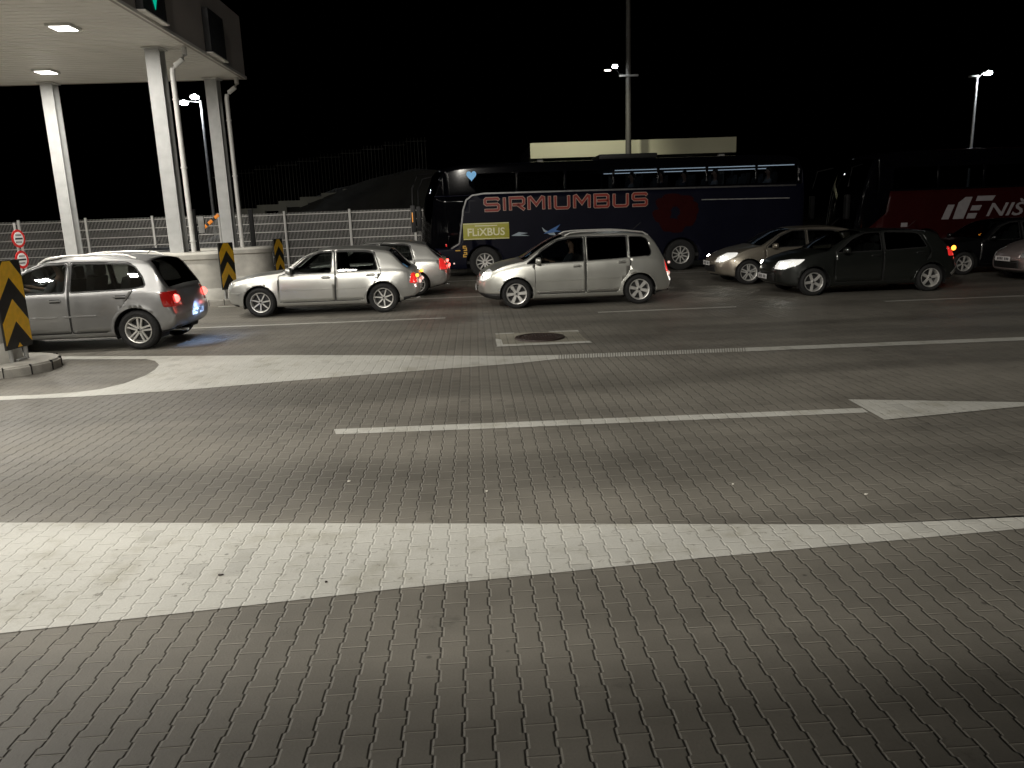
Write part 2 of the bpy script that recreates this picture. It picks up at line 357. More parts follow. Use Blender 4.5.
bars.append([(A0.x, A0.y), (A1.x, A1.y), (B1.x, B1.y), (B0.x, B0.y)])
sheet('road_marking', bars, LZ, M['paint'])
for (x0, x1, y, wd) in ((-6.3, -.65, 15.45, .13), (2.43, 5.26, 15.36, .13), (8.29, 12.9, 15.26, .13), (-6.4, 1.6, 19.35, .14), (-2.5, 40, 24.3, .14)):
    sheet('lane_line', [[(x0, y - wd / 2), (x1, y - wd / 2), (x1, y + wd / 2), (x0, y + wd / 2)]], LZ, M['paint'])
# service cover in its worn pale frame
sheet('paved_pad', [[(.29, 13.06), (1.69, 13.04), (1.73, 11.74), (.30, 11.74)]], LZ, M['pad'])
sheet('road_marking', [[(.27, 11.72), (1.76, 11.72), (1.74, 11.90), (.29, 11.90)], [(.29, 13.08), (.62, 13.08), (.6, 12.98), (.30, 12.95)], [(1.2, 13.08), (1.71, 13.07), (1.72, 12.90), (1.25, 13.0)], [(.28, 11.9), (.28, 12.5), (.37, 12.4), (.38, 11.9)]], 2 * LZ, M['paint'])
bm = bmesh.new()
lathe(bm, [(.0, .024), (.30, .024), (.31, .020), (.335, .020), (.335, .028), (.40, .028), (.41, .005)], 'Z', 40)
for i in range(-6, 7):
    for j in range(-6, 7):
        if (i * i + j * j) * .0018 < .075 and (i + j) % 2 == 0: box(bm, (i * .043, j * .043, .026), (.026, .026, .006))
mh = link('manhole_cover', bm, M['iron']); mh.location = (1.0, 12.42, 0)
tag(mh, 'round rusty iron manhole cover set in a worn pale rectangle of paving', 'manhole cover')

# kerbed islands of the booths
def dplan(x0, x1, y0, y1, n=12):
    r_ = (y1 - y0) / 2; pts = [(x0, y1), (x0, y0)]
    for k in range(n + 1):
        t = -math.pi / 2 + math.pi * k / n
        pts.append((x1 - r_ + r_ * math.cos(t), (y0 + y1) / 2 + r_ * math.sin(t)))
    return pts
def extr(bm, poly, z0, z1, bev=0, mi=0):
    fs = prism(bm, poly, z0, z1, 'XY', mi)
    if bev:
        es = [e for e in bm.edges if all(abs(v.co.z - z1) < 1e-5 for v in e.verts)]
        bmesh.ops.bevel(bm, geom=es, offset=bev, segments=3, affect='EDGES')
    fixn(bm)
def island(x0, x1, y0, y1, nm='kerb'):
    bm = bmesh.new(); extr(bm, dplan(x0, x1, y0, y1), 0, .14, .025)
    o = link(nm, bm, M['kerb'], ang=50); tag(o, kind='structure')
    bm = bmesh.new(); k = x1 - .75
    while k > x1 - 9: box(bm, (k, y0 + .02, .0745), (.012, .052, .145)); k -= .8
    for t in (-62, -34, -6, 22, 50): box(bm, (x1 - (y1 - y0) / 2 + math.cos(R(t)) * ((y1 - y0) / 2 - .02), (y0 + y1) / 2 + math.sin(R(t)) * ((y1 - y0) / 2 - .02), .0745), (.052, .012, .145), rz=R(t))
    j = link('kerb_joints', bm, M['seam'], o, smooth=False); return o
island(-30, -6.25, 10.75, 12.2)
island(-30, -5.95, 19.6, 21.1)
island(-30, -5.95, 23.95, 25.4)

# ------------------------------------------------------------------ concrete crash barriers, rounded nose
def barrier(x0, x1, y0, y1, h_, label):
    bm = bmesh.new()
    lev = [(.14, -.10), (.34, -.08), (.42, .0), (h_ - .20, .03), (h_ - .17, -.02), (h_ - .06, -.03), (h_ - .01, .01), (h_, .05)]
    rings = []
    for z, ins in lev:
        rings.append([bm.verts.new((x, y, z)) for x, y in dplan(x0, x1 - ins, y0 + ins, y1 - ins, 16)])
    for A, B in zip(rings, rings[1:]):
        for k in range(len(A)): bm.faces.new((A[k], A[(k + 1) % len(A)], B[(k + 1) % len(A)], B[k]))
    bm.faces.new(rings[-1])
    fixn(bm)
    o = link('concrete_barrier', bm, M['concrete'], ang=40)
    return tag(o, label, 'barrier', 'concrete crash barriers on the booth islands')
barrier(-9.5, -6.25, 19.78, 20.9, 1.33, 'pale concrete crash barrier behind the tail of the leftmost silver hatchback')
barrier(-9.5, -6.3, 24.1, 25.3, 1.28, 'rounded pale concrete crash barrier behind the bonnet of the silver five door car')
barrier(-9.5, -6.88, 10.95, 12.0, 1.05, 'concrete barrier end behind the large leaning chevron board at far left')

# ------------------------------------------------------------------ chevron boards
def chevron(loc, wd, ht, z0, rz, label, n=2):
    e = empty('chevron_board', loc, label, 'chevron sign', 'yellow and black chevron boards', rz)
    bm = bmesh.new(); box(bm, (0, 0, z0 + ht / 2), (.03, wd, ht), .004); link('panel', bm, M['black_refl'], e)
    bm = bmesh.new(); per = ht / n; th = per * .5; sl = .55 * wd
    for k in range(-1, n + 1):
        zc = z0 + k * per + .10 * per
        raw = [(-wd / 2, zc), (0, zc + sl), (wd / 2, zc), (wd / 2, zc + th), (0, zc + sl + th), (-wd / 2, zc + th)]
        for h_ in (raw[:2] + raw[4:], raw[1:5]):      # the two halves, clipped to the panel
            b2 = bmesh.new(); vs = [b2.verts.new((.0175, y, z)) for y, z in h_]; b2.faces.new(vs)
            for co, no in (((0, 0, z0 + ht - .015), (0, 0, 1)), ((0, 0, z0 + .015), (0, 0, -1))):
                bmesh.ops.bisect_plane(b2, geom=b2.verts[:] + b2.edges[:] + b2.faces[:], plane_co=co, plane_no=no, clear_outer=True)
            for f_ in b2.faces:
                vv = [(v.co.y * .96, v.co.z) for v in f_.verts]
                if len(vv) > 2: prism(bm, vv, .0155, .019, 'YZ')
            b2.free()
    fixn(bm); link('chevron_stripes', bm, M['yellow_refl'], e, smooth=False)
    bm = bmesh.new()
    for y in ((-wd * .28, wd * .28) if wd > .5 else (0,)):
        tube(bm, [(-.03, y, .10), (-.03, y, z0 + ht * .9)], .03, 12)
    box(bm, (-.03, 0, .15), (.10, .2, .03), .005)
    link('post', bm, M['galv'], e)
    return e
chevron((-6.74, 11.5, 0), .60, 1.27, .33, R(-4), 'large yellow and black chevron board on the kerb at the far left edge', 2)
chevron((-6.27, 20.0, 0), .60, 1.16, .38, R(-18), 'chevron board on the end of the barrier in front of the silver five door car', 2)
chevron((-6.07, 24.5, 0), .50, 1.1, .40, R(-18), 'farthest narrow chevron board seen above the bonnet of the silver five door car', 2)

# ------------------------------------------------------------------ canopy over the booths
ZC = 6.2
can = empty('booth_canopy', (-11, 16, 0), 'large flat canopy roof with ribbed pale soffit over the booth lanes at top left', 'canopy')
can.location = (0, 0, 0)
CX1, CY1, CX0, CY0 = -6.66, 24.75, -34.0, -6.0
bm = bmesh.new()        # ribbed soffit sheet: ribs run across the lanes' direction
pitch_ = .25; y = CX0
prof = []
x = CX0 + .02
yy = CY0 + .02
while yy < CY1 - .05:
    prof += [(yy, ZC), (yy + .18, ZC), (yy + .20, ZC + .03), (yy + .23, ZC + .03)]
    yy += pitch_
prof.append((CY1 - .02, ZC))
A = [bm.verts.new((CX0 + .02, a, b)) for a, b in prof]; B = [bm.verts.new((CX1 - .02, a, b)) for a, b in prof]
for i in range(len(A) - 1): bm.faces.new((A[i], A[i + 1], B[i + 1], B[i]))
link('soffit', bm, M['soffit'], can, smooth=False)
bm = bmesh.new()
for (c_, s_) in (((CX1 + .02, (CY0 + CY1) / 2, ZC + .86), (.06, CY1 - CY0, 1.75)), (((CX0 + CX1) / 2 - .02, CY1 - .02, ZC + .86), (CX1 - CX0, .06, 1.74)), (((CX0 + CX1) / 2 - .02, CY0, ZC + .86), (CX1 - CX0, .06, 1.74)), ((CX0, (CY0 + CY1) / 2, ZC + .86), (.06, CY1 - CY0 - .1, 1.75))):
    box(bm, c_, s_)
link('fascia', bm, M['fascia'], can, smooth=False)
bm = bmesh.new(); box(bm, (CX1 + .07, (CY0 + CY1) / 2, ZC + .03), (.05, CY1 - CY0 + .02, .08), .01); link('edge_trim', bm, M['soffit'], can)
bm = bmesh.new(); box(bm, ((CX0 + CX1) / 2, (CY0 + CY1) / 2, ZC + 1.1), (CX1 - CX0 - .2, CY1 - CY0 - .2, .1)); link('roof_deck', bm, M['dark_metal'], can)
for (lx, ly) in [(-8.45, 17.9), (-11.3, 22.6), (-8.45, 12.6), (-11.3, 17.9), (-11.3, 12.6), (-14.2, 22.6), (-14.2, 17.9), (-8.45, 7.3), (-11.3, 7.3), (-8.45, 2), (-14.2, 12.6)]:
    bm = bmesh.new(); box(bm, (lx, ly, ZC - .03), (.52, .52, .06), .01); pr = link('ceiling_lamp', bm, M['white_steel'], can)
    bm = bmesh.new(); box(bm, (lx, ly, ZC - .066), (.40, .40, .012)); link('light_panel', bm, M['led_panel'], pr)
    light('canopy_downlight', 'AREA', (lx, ly, ZC - .085), 190, NEUT, .4, (lx, ly, 0), parent=can)
# lane signal boards on the fascia that faces the queue
for (yc, arrow) in ((17.75, True), (21.9, False), (12.6, True)):
    bm = bmesh.new(); box(bm, (CX1 + .13, yc, ZC + .62), (.16, 1.25, 1.05), .02); sg = link('lane_signal', bm, M['dark_metal'], can)
    bm = bmesh.new(); box(bm, (CX1 + .16, yc, ZC + .07), (.18, 1.3, .03), .006); link('signal_shelf', bm, M['soffit'], sg)
    if arrow:
        bm = bmesh.new(); X = CX1 + .213
        for p_ in ([(-.03, .35), (.03, .35), (.03, -.1), (-.03, -.1)], [(-.22, .08), (-.15, .08), (0, -.2), (0, -.33)], [(.22, .08), (.15, .08), (0, -.2), (0, -.33)]):
            prism(bm, [(a * 1.2 + yc, b * 1.2 + ZC + .62) for a, b in p_], X, X + .01, 'YZ')
        fixn(bm); link('green_arrow', bm, M['green_led'], sg, smooth=False)
# columns (H sections) with downpipes
def column(x, y, label, pipe=True):
    e = empty('canopy_column', (x, y, 0), label, 'column', 'steel columns under the booth canopy')
    bm = bmesh.new(); b_, t_ = .34, .03
    z0, z1 = .14, ZC - .05
    box(bm, (0, -.17, (z0 + z1) / 2), (b_, t_, z1 - z0)); box(bm, (0, .17, (z0 + z1) / 2), (b_, t_, z1 - z0)); box(bm, (0, 0, (z0 + z1) / 2), (.03, .31, z1 - z0 - .002))
    link('shaft', bm, M['steel_web'], e, smooth=False)
    bm = bmesh.new(); box(bm, (0, 0, ZC - .03), (.46, .46, .03)); box(bm, (0, 0, .16), (.5, .5, .03)); link('end_plate', bm, M['white_steel'], e)
    if pipe:
        bm = bmesh.new()
        xe = CX1 - x - .12
        tube(bm, [(xe, -.05, ZC - .01), (xe, -.05, ZC - .18), (xe - .06, -.05, ZC - .28), (.46, -.05, ZC - .42 if xe < .9 else ZC - .40), (.40, -.05, ZC - .48), (.38, -.05, ZC - .60), (.38, -.05, .2)], .062, 14)
        for z in (1.6, 3.4, 5.0): lathe(bm, [(.062, z - .02), (.078, z - .02), (.078, z + .02), (.062, z + .02)], 'Z', 14, center=(.38, -.05, 0))
        link('downpipe', bm, M['white_steel'], e)
    return e
column(-7.50, 20.25, 'thick steel canopy column with white downpipe, nearest of the three')
column(-7.50, 24.45, 'steel canopy column with downpipe at the outer corner of the canopy')
column(-12.2, 24.45, 'steel canopy column without a downpipe, leftmost in the photo', False)

# ------------------------------------------------------------------ lane posts, round signs, barrier arm
def lane_post(x, y, label, h_=2.35, plate=True):
    e = empty('lane_post', (x, y, 0), label, 'post', 'slim dark control posts')
    bm = bmesh.new(); box(bm, (0, 0, .14 + h_ / 2 - .07), (.13, .12, h_ - .14), .015); link('pillar', bm, M['dark_metal'], e)
    if not plate: return e
    bm = bmesh.new(); box(bm, (.20, -.02, 2.0), (.16, .05, .42), .01); link('sign_plate', bm, M['galv'], e)
    bm = bmesh.new(); box(bm, (.09, -.02, 2.0), (.1, .03, .04)); link('bracket', bm, M['dark_metal'], e)
    return e
lane_post(-7.30, 21.05 - .12, 'slim dark control post with a grey plate beside the nearest canopy column', 2.4)
lane_post(-7.0, 25.2, 'slim dark post just right of the corner canopy column', 2.42, False)
e = empty('boom_barrier', (-8.95, 25.8, 0), 'raised orange striped boom barrier tip between the canopy columns', 'boom barrier')
bm = bmesh.new(); box(bm, (-.9, 0, .55), (.35, .3, 1.1), .03); link('cabinet', bm, M['dark_metal'], e)
bm = bmesh.new(); box(bm, (-.1, 0, 1.62), (1.9, .05, .09), .01, rot=Matrix.Rotation(R(-38), 4, 'Y')); link('arm', bm, M['dark_metal'], e)
bm = bmesh.new()
for k in (-.15, .15, .5): box(bm, (-.1 + .62 * math.cos(R(38)) + k * .8 * .788, 0, 1.62 + .62 * .615 + k * .8 * .615), (.16, .06, .10), .01, rot=Matrix.Rotation(R(-38), 4, 'Y'))
link('glowing_bands', bm, mat('orange_refl_glow', (.8, .25, .02), .4, emit=(1, .35, .05), es=.12), e)  # bands given a faint glow of their own in place of reflected light
e = empty('customs_sign_post', (-11.25, 19.85, 0), 'grey post with two round red ringed signs one above the other, far left', 'road sign')
bm = bmesh.new(); tube(bm, [(0, 0, .14), (0, 0, 2.2)], .03, 12); link('post', bm, M['galv'], e)
for z in (1.82, 1.31):
    bm = bmesh.new(); lathe(bm, [(0, .035), (.215, .035), (.22, .045), (.22, .055), (0, .055)], 'X', 36); d1 = link('sign_disc', bm, M['sign_red'], e); d1.location = (0, 0, z); d1.rotation_euler = (0, 0, R(-9))
    bm = bmesh.new(); lathe(bm, [(0, .06), (.155, .06), (.16, .056)], 'X', 36); q = link('white_field', bm, M['sign_white'], d1)
    bm = bmesh.new(); box(bm, (.062, 0, 0), (.006, .25, .04))
    for k in range(5):
        box(bm, (.062, -.08 + .04 * k, .085), (.004, .022, .04)); box(bm, (.062, -.10 + .04 * k, -.085), (.004, .022, .04))
    link('black_bar', bm, M['plate_ink'], d1)

# ------------------------------------------------------------------ wire fence and slope behind
fence = empty('wire_fence', (-15, 29, 0), 'long wire mesh fence with pale posts behind the booth lanes', 'fence')
fence.location = (0, 29, 0)
bm = bmesh.new()
x0f, x1f = -34.9, 6.0
for z in (.15, .45, .75, 1.05, 1.35, 1.65, 1.95, 2.25): box(bm, ((x0f + x1f) / 2, 0, z), (x1f - x0f, .022, .030))
k = x0f
while k < x1f: box(bm, (k, .018, 1.2), (.011, .007, 2.25)); k += .05
link('wire_mesh', bm, M['fence_wire'], fence, smooth=False)
for k in range(-12, 9):
    bm = bmesh.new(); xx = -4.49 + (k) * 2.352
    if xx < x0f - .5 or xx > x1f + .5: bm.free(); continue
    box(bm, (xx, -.05, 1.19), (.075, .06, 2.38), .006); link('post', bm, M['white_steel'], fence)
# slope: a rise beyond the fence, a stepped plinth with a second fence on it
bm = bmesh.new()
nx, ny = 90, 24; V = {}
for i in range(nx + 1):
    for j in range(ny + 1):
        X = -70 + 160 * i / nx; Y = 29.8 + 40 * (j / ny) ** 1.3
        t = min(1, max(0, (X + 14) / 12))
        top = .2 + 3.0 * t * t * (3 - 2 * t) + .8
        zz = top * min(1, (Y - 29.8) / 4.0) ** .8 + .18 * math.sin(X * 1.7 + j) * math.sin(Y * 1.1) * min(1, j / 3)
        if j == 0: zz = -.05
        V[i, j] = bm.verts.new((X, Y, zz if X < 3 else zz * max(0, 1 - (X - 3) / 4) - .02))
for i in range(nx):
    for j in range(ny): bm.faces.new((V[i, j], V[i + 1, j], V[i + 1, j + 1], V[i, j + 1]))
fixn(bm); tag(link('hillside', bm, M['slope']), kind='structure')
pl = empty('retaining_wall', (0, 33.6, 0), 'stepped concrete plinth with tall fence climbing the dark slope behind', 'wall')
bm = bmesh.new(); bm2 = bmesh.new(); k = 0; X = -10.8
while X < -2.0:
    zb = 2.35 + (X + 10.8) / 8.5 * 1.25
    box(bm, (X + .45, 0, zb - .02 + .0), (.9, .25, .26)); box(bm, (X + .15, -.02, zb - .30), (.35, .3, .42))
    for q in range(6): box(bm2, (X + .08 + q * .15, 0, zb + .9), (.02, .02, 1.6))
    box(bm2, (X + .45, .012, zb + 1.55), (.9, .02, .03))
    X += .9
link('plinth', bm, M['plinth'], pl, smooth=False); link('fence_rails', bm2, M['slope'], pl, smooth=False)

# ------------------------------------------------------------------ masts and street lamps
def street_lamp(x, y, h_, label, heads, glow, power, aim=None, group='tall street lamps'):
    e = empty('street_lamp', (x, y, 0), label, 'street lamp', group)
    bm = bmesh.new(); tube(bm, [(0, 0, 0), (0, 0, .4), (0, 0, h_)], [.12, .09, .05], 14); box(bm, (0, 0, .02), (.4, .4, .04)); link('pole', bm, M['galv'], e)
    for (dx, dy, dz, lit) in heads:
        bm = bmesh.new(); L_ = math.hypot(dx, dy)
        tube(bm, [(0, 0, h_ - .1), (dx * .55, dy * .55, h_ + dz * .9), (dx, dy, h_ + dz)], .025, 8); link('arm', bm, M['galv'], e)
        bm = bmesh.new(); box(bm, (dx, dy, h_ + dz), (.42, .26, .10), .03); hd = link('lamp_head', bm, M['galv'], e)
        if lit:
            bm = bmesh.new(); bmesh.ops.create_uvsphere(bm, u_segments=16, v_segments=8, radius=.21); bmesh.ops.transform(bm, matrix=Matrix.Translation((dx, dy - .03, h_ + dz - .05)) @ Matrix.Diagonal((1, .7, .55, 1)), verts=bm.verts[:]); link('light_panel', bm, glow, hd)
    if power: light('street_light', 'SPOT', (heads[0][0], heads[0][1], h_ + heads[0][2] - .15), power, COOL, .12, (heads[0][0], heads[0][1] - .2, 0), parent=e, spot=150)
    return e
street_lamp(-12.93, 40, 7.88, 'bright street lamp seen between the two columns at the canopy corner', [(-.12, -.4, .15, True), (-.75, -.1, -.05, True)], M['lamp_glow'], 900)
street_lamp(25.7, 40, 7.95, 'bright street lamp on a tall pole at the right', [(.25, -.4, .15, True), (-.25, -.1, -.0, False)], M['lamp_glow'], 900)
e = empty('high_mast', (7.95, 40, 0), 'very tall thin mast with a small crossarm and side flood lamp above the coach', 'mast')
bm = bmesh.new(); tube(bm, [(0, 0, 0), (0, 0, 8), (0, 0, 16)], [.17, .13, .09], 14); link('pole', bm, mat('weathered_mast', (.10, .095, .085), .6, .2, noise=.2), e)
bm = bmesh.new(); box(bm, (0, -.1, 8.45), (.95, .1, .09), .01); link('crossarm', bm, M['galv'], e)
bm = bmesh.new(); tube(bm, [(0, 0, 8.45), (-.5, -.2, 8.55), (-.75, -.35, 8.8)], .02, 8); link('lamp_arm', bm, M['dark_metal'], e)
bm = bmesh.new(); box(bm, (-.75, -.4, 8.88), (.34, .24, .16), .04); hd = link('flood_lamp', bm, M['dark_metal'], e)
bm = bmesh.new(); box(bm, (-.75, -.49, 8.83), (.24, .12, .14), .04); link('light_panel', bm, M['lamp_glow'], hd)
bm = bmesh.new(); box(bm, (-1.1, -.45, 8.66), (.3, .1, .05), .02, rz=.1); link('side_panel', bm, M['led_panel'], hd)
# added masts for the unseen flood lamps beside / behind the camera
for k, (l, t, en) in enumerate(UNSEEN_MASTS):
    e = empty('unseen_mast', (l[0] - .9, l[1], 0), ('added unseen floodlight mast at the left of the lanes, outside the picture', 'added unseen floodlight mast behind the camera, outside the picture', 'nearer added unseen floodlight mast at the left, outside the picture')[k], 'mast')
    bm = bmesh.new(); tube(bm, [(0, 0, 0), (0, 0, l[2] + .4)], [.1, .06], 12); tube(bm, [(0, 0, l[2] + .35), (.9, 0, l[2] + .35)], .03, 8); link('pole', bm, M['galv'], e)
    bm = bmesh.new(); box(bm, (.9, 0, l[2] + .32), (.5, .35, .12), .03); link('lamp_head', bm, M['galv'], e)
# distant service canopy with its pale fascia
e = empty('service_canopy', (8.5, 42, 0), 'distant flat roof with a long pale beige fascia band above the coach', 'canopy')
bm = bmesh.new()
for (xa, xb, zt) in ((-5.35, 5.6, 5.55),):
    box(bm, ((xa + xb) / 2, 4, 5.15), (xb - xa - .02, 8, .72))
link('roof', bm, M['dark_metal'], e, smooth=False)
bm = bmesh.new(); box(bm, (.12, -.05, 5.19), (10.95, .08, .78)); link('fascia', bm, M['beige_fascia'], e, smooth=False)
for xx in (-4.8, .2, 5.0):
    for yy in (.6, 7.4):
        bm = bmesh.new(); box(bm, (xx, yy, 2.4), (.3, .3, 4.8)); link('column', bm, M['white_steel'], e)
light('added_fascia_spot', 'SPOT', (5.0, 35.5, 9.0), 1100, (1, .98, .80), .2, (5.4, 42, 5.2), spot=75)  # added lamp without a fixture, put there to brighten the pale fascia

# ================================================================== vehicles
def pchip(tab):
    xs = [a for a, _ in tab]; ys = [b for _, b in tab]; n = len(xs)
    hs = [xs[i + 1] - xs[i] for i in range(n - 1)]; dl = [(ys[i + 1] - ys[i]) / hs[i] for i in range(n - 1)]
    m = [dl[0]] + [0 if dl[i - 1] * dl[i] <= 0 else (2 * hs[i] + hs[i - 1] + hs[i] + 2 * hs[i - 1]) / ((2 * hs[i] + hs[i - 1]) / dl[i - 1] + (hs[i] + 2 * hs[i - 1]) / dl[i]) for i in range(1, n - 1)] + [dl[-1]]
    def f(x):
        if x <= xs[0]: return ys[0]
        if x >= xs[-1]: return ys[-1]
        i = max(k for k in range(n - 1) if xs[k] <= x); h_ = hs[i]; t = (x - xs[i]) / h_
        return (2 * t**3 - 3 * t**2 + 1) * ys[i] + (t**3 - 2 * t**2 + t) * h_ * m[i] + (-2 * t**3 + 3 * t**2) * ys[i + 1] + (t**3 - t**2) * h_ * m[i + 1]
    return f
def inpoly(x, z, P):
    c = False; j = len(P) - 1
    for i in range(len(P)):
        (xi, zi), (xj, zj) = P[i], P[j]
        if (zi > z) != (zj > z) and x < (xj - xi) * (z - zi) / (zj - zi) + xi: c = not c
        j = i
    return c
def rpoly(P, r, seg=3):
    out = []; n = len(P)
    for i in range(n):
        a, b, c = Vector(P[i - 1]), Vector(P[i]), Vector(P[(i + 1) % n])
        l1, l2 = (a - b).length, (c - b).length; q = min(r, l1 * .45, l2 * .45)
        p0, p1 = b + (a - b).normalized() * q, b + (c - b).normalized() * q
        for k in range(seg + 1):
            t = k / seg; p = p0 * (1 - t)**2 + b * 2 * t * (1 - t) + p1 * t * t; out.append((p.x, p.y))
    return out
def grow(P, d):       # offset outward (negative: inward)
    n = len(P); ar = sum(P[i][0] * P[(i + 1) % n][1] - P[(i + 1) % n][0] * P[i][1] for i in range(n)); s = 1 if ar > 0 else -1; out = []
    for i in range(n):
        a, b, c = Vector(P[i - 1]), Vector(P[i]), Vector(P[(i + 1) % n])
        e1, e2 = (b - a), (c - b)
        if e1.length < 1e-6 or e2.length < 1e-6: out.append(P[i]); continue
        n1, n2 = Vector((e1.y, -e1.x)).normalized(), Vector((e2.y, -e2.x)).normalized()
        m_ = n1 + n2
        m_ = m_ / max(.35, m_.dot(n1)) if m_.length > 1e-6 else n1
        out.append((b.x + m_.x * d * s, b.y + m_.y * d * s))
    return out

def shell(sp):
    """smooth closed hull of a vehicle: x from nose (0) to tail (L), z up, symmetric in y"""
    L, W = sp['L'], sp['W'] / 2
    T, B, P, BL = pchip(sp['top']), pchip(sp['bot']), pchip(sp['plan']), pchip(sp['belt'])
    keys = sorted(sp.get('keys', []) + [sp['cowl'], sp['roof0'], sp['rg0'], sp['rg1']])
    xs = [0, .008, .02, .04, .07, .11, .16, .22] + [L - q for q in (.22, .16, .11, .07, .04, .02, .008, 0)] + [.22 + (L - .44) * k / 46 for k in range(1, 46)]
    xs = sorted([x for x in xs if all(abs(x - k) > .035 for k in keys) or x in (0, L)] + keys)
    tum = sp.get('tumble', .40); crown0 = sp.get('crown', .05)
    bow = lambda x: sp['bowf'] * max(0, 1 - x / sp.get('bowx', sp['roof0'])) ** 1.4 - sp['bowr'] * max(0, 1 - (L - x) / (L - sp['rg0'])) ** 1.4
    sidef = sp.get('side', [(0, .93), (.05, .955), (.12, .972), (.25, .985), (.4, .995), (.55, 1.), (.68, .998), (.80, .99), (.90, .978), (.96, .966), (1., .948)])
    bm = bmesh.new(); lay = bm.faces.layers.int.new('cls'); rings = []; top_k = None
    for x in xs:
        zt, zb, w_ = T(x), B(x), P(x) * W
        belt = min(BL(x), zt - min(.07, .3 * (zt - zb)))
        crown = min(crown0, .45 * (zt - belt)); ze = zt - crown; gh = ze - belt
        pts = [(0, zb), (w_ * .6, zb), (w_ * .86, zb)]
        for t, fr in sidef: pts.append((w_ * fr, zb + (belt - zb) * t + (.0 if t else .01 * min(1, (zt - zb)))))
        wb = w_ * sidef[-1][1]
        for t in (.12, .3, .5, .7, .86, .95): pts.append((wb - tum * gh * t ** 1.12, belt + gh * t))
        ye = wb - tum * gh
        pts.append((ye - .012, ze + .006 * min(1, gh / .1)))
        ks = len(pts)
        ye2 = ye - .012
        for q in (ye2 - .035, ye2 - .075): pts.append((q, zt - crown * (q / ye2) ** 2 * .85))
        for q in (.72, .48, .24, 0): pts.append(((ye2 - .075) * q / 1., zt - crown * ((ye2 - .075) * q / ye2) ** 2 * .85))
        K = len(pts); bx = bow(x)
        ring = []
        for y, z in pts: ring.append(bm.verts.new((x + bx * (abs(y) / W) ** 2.4, -y, z)))
        for y, z in pts[-2:0:-1]: ring.append(bm.verts.new((x + bx * (abs(y) / W) ** 2.4, y, z)))
        rings.append(ring)
    n = len(rings[0]); kin = ks + 1     # index of the inner pillar edge
    for i in range(len(rings) - 1):
        xm = (xs[i] + xs[i + 1]) / 2
        for k in range(n):
            f_ = bm.faces.new((rings[i][k], rings[i + 1][k], rings[i + 1][(k + 1) % n], rings[i][(k + 1) % n]))
            if kin <= k < n - kin:
                if sp['cowl'] < xm < sp['roof0']: f_[lay] = 1
                elif sp['rg0'] < xm < sp['rg1']: f_[lay] = 2
    bm.faces.new(rings[0]); bm.faces.new(rings[-1][::-1])
    fixn(bm); bm.normal_update()
    return bm, lay
def cut(bm, P, ymin=0.0, closed=True):
    n = len(P)
    for i in range(n):
        a, b = P[i], P[(i + 1) % n]; dx, dz = b[0] - a[0], b[1] - a[1]; ln = math.hypot(dx, dz)
        if ln < 1e-5: continue
        x0, x1 = min(a[0], b[0]) - .004, max(a[0], b[0]) + .004; z0, z1 = min(a[1], b[1]) - .004, max(a[1], b[1]) + .004
        fs = []
        for f_ in bm.faces:
            X = [v.co.x for v in f_.verts]
            if max(X) < x0 or min(X) > x1: continue
            Z = [v.co.z for v in f_.verts]
            if max(Z) < z0 or min(Z) > z1: continue
            if ymin and max(abs(v.co.y) for v in f_.verts) < ymin: continue
            fs.append(f_)
        if not fs: continue
        es = list({e for f_ in fs for e in f_.edges}); vs = list({v for f_ in fs for v in f_.verts})
        bmesh.ops.bisect_plane(bm, geom=vs + es + fs, plane_co=(a[0], 0, a[1]), plane_no=(dz / ln, 0, -dx / ln), dist=1e-5)
def cuty(bm, y, x0, x1, z0, z1):
    for s in (1, -1):
        fs = [f_ for f_ in bm.faces if any(x0 < v.co.x < x1 and z0 < v.co.z < z1 for v in f_.verts)]
        es = list({e for f_ in fs for e in f_.edges}); vs = list({v for f_ in fs for v in f_.verts})
        bmesh.ops.bisect_plane(bm, geom=vs + es + fs, plane_co=(0, s * y, 0), plane_no=(0, 1, 0), dist=1e-5)
class Proj:
    def __init__(s, bm): s.t = BVHTree.FromBMesh(bm)
    def y(s, x, z, side=-1):
        h_ = s.t.ray_cast(Vector((x, side * 4, z)), Vector((0, -side, 0)))
        return h_[0].y if h_[0] else None
def ribbon(bm, pr, pts, wd, side=-1, out=.002, th=.0, closed=False, mi=0, step=.05):
    pts = [Vector(p) for p in pts]
    if closed: pts.append(pts[0])
    S = []
    for a, b in zip(pts, pts[1:]):
        k = max(1, int((b - a).length / step)); S += [a.lerp(b, i / k) for i in range(k)]
    S.append(pts[-1]); prev = None
    for i, p in enumerate(S):
        d = (S[min(i + 1, len(S) - 1)] - S[max(i - 1, 0)])
        if closed and i in (0, len(S) - 1): d = S[1] - S[-2]
        d.normalize(); nn = Vector((-d.y, d.x)) * wd / 2
        q = []; ok = True
        for s_ in ((1, -1) if not th else (1, .8, -.8, -1)):
            pp = p + nn * s_; yy = pr.y(pp.x, pp.y, side)
            if yy is None: ok = False; break
            o_ = out + (th if (th and abs(s_) < .9) else 0)
            q.append((pp.x, yy + side * o_, pp.y))
        if not ok: prev = None; continue
        cur = [bm.verts.new(v) for v in q]
        if prev:
            for k in range(len(cur) - 1):
                f_ = bm.faces.new((prev[k], prev[k + 1], cur[k + 1], cur[k]) if side < 0 else (prev[k + 1], prev[k], cur[k], cur[k + 1])); f_.material_index = mi
        prev = cur
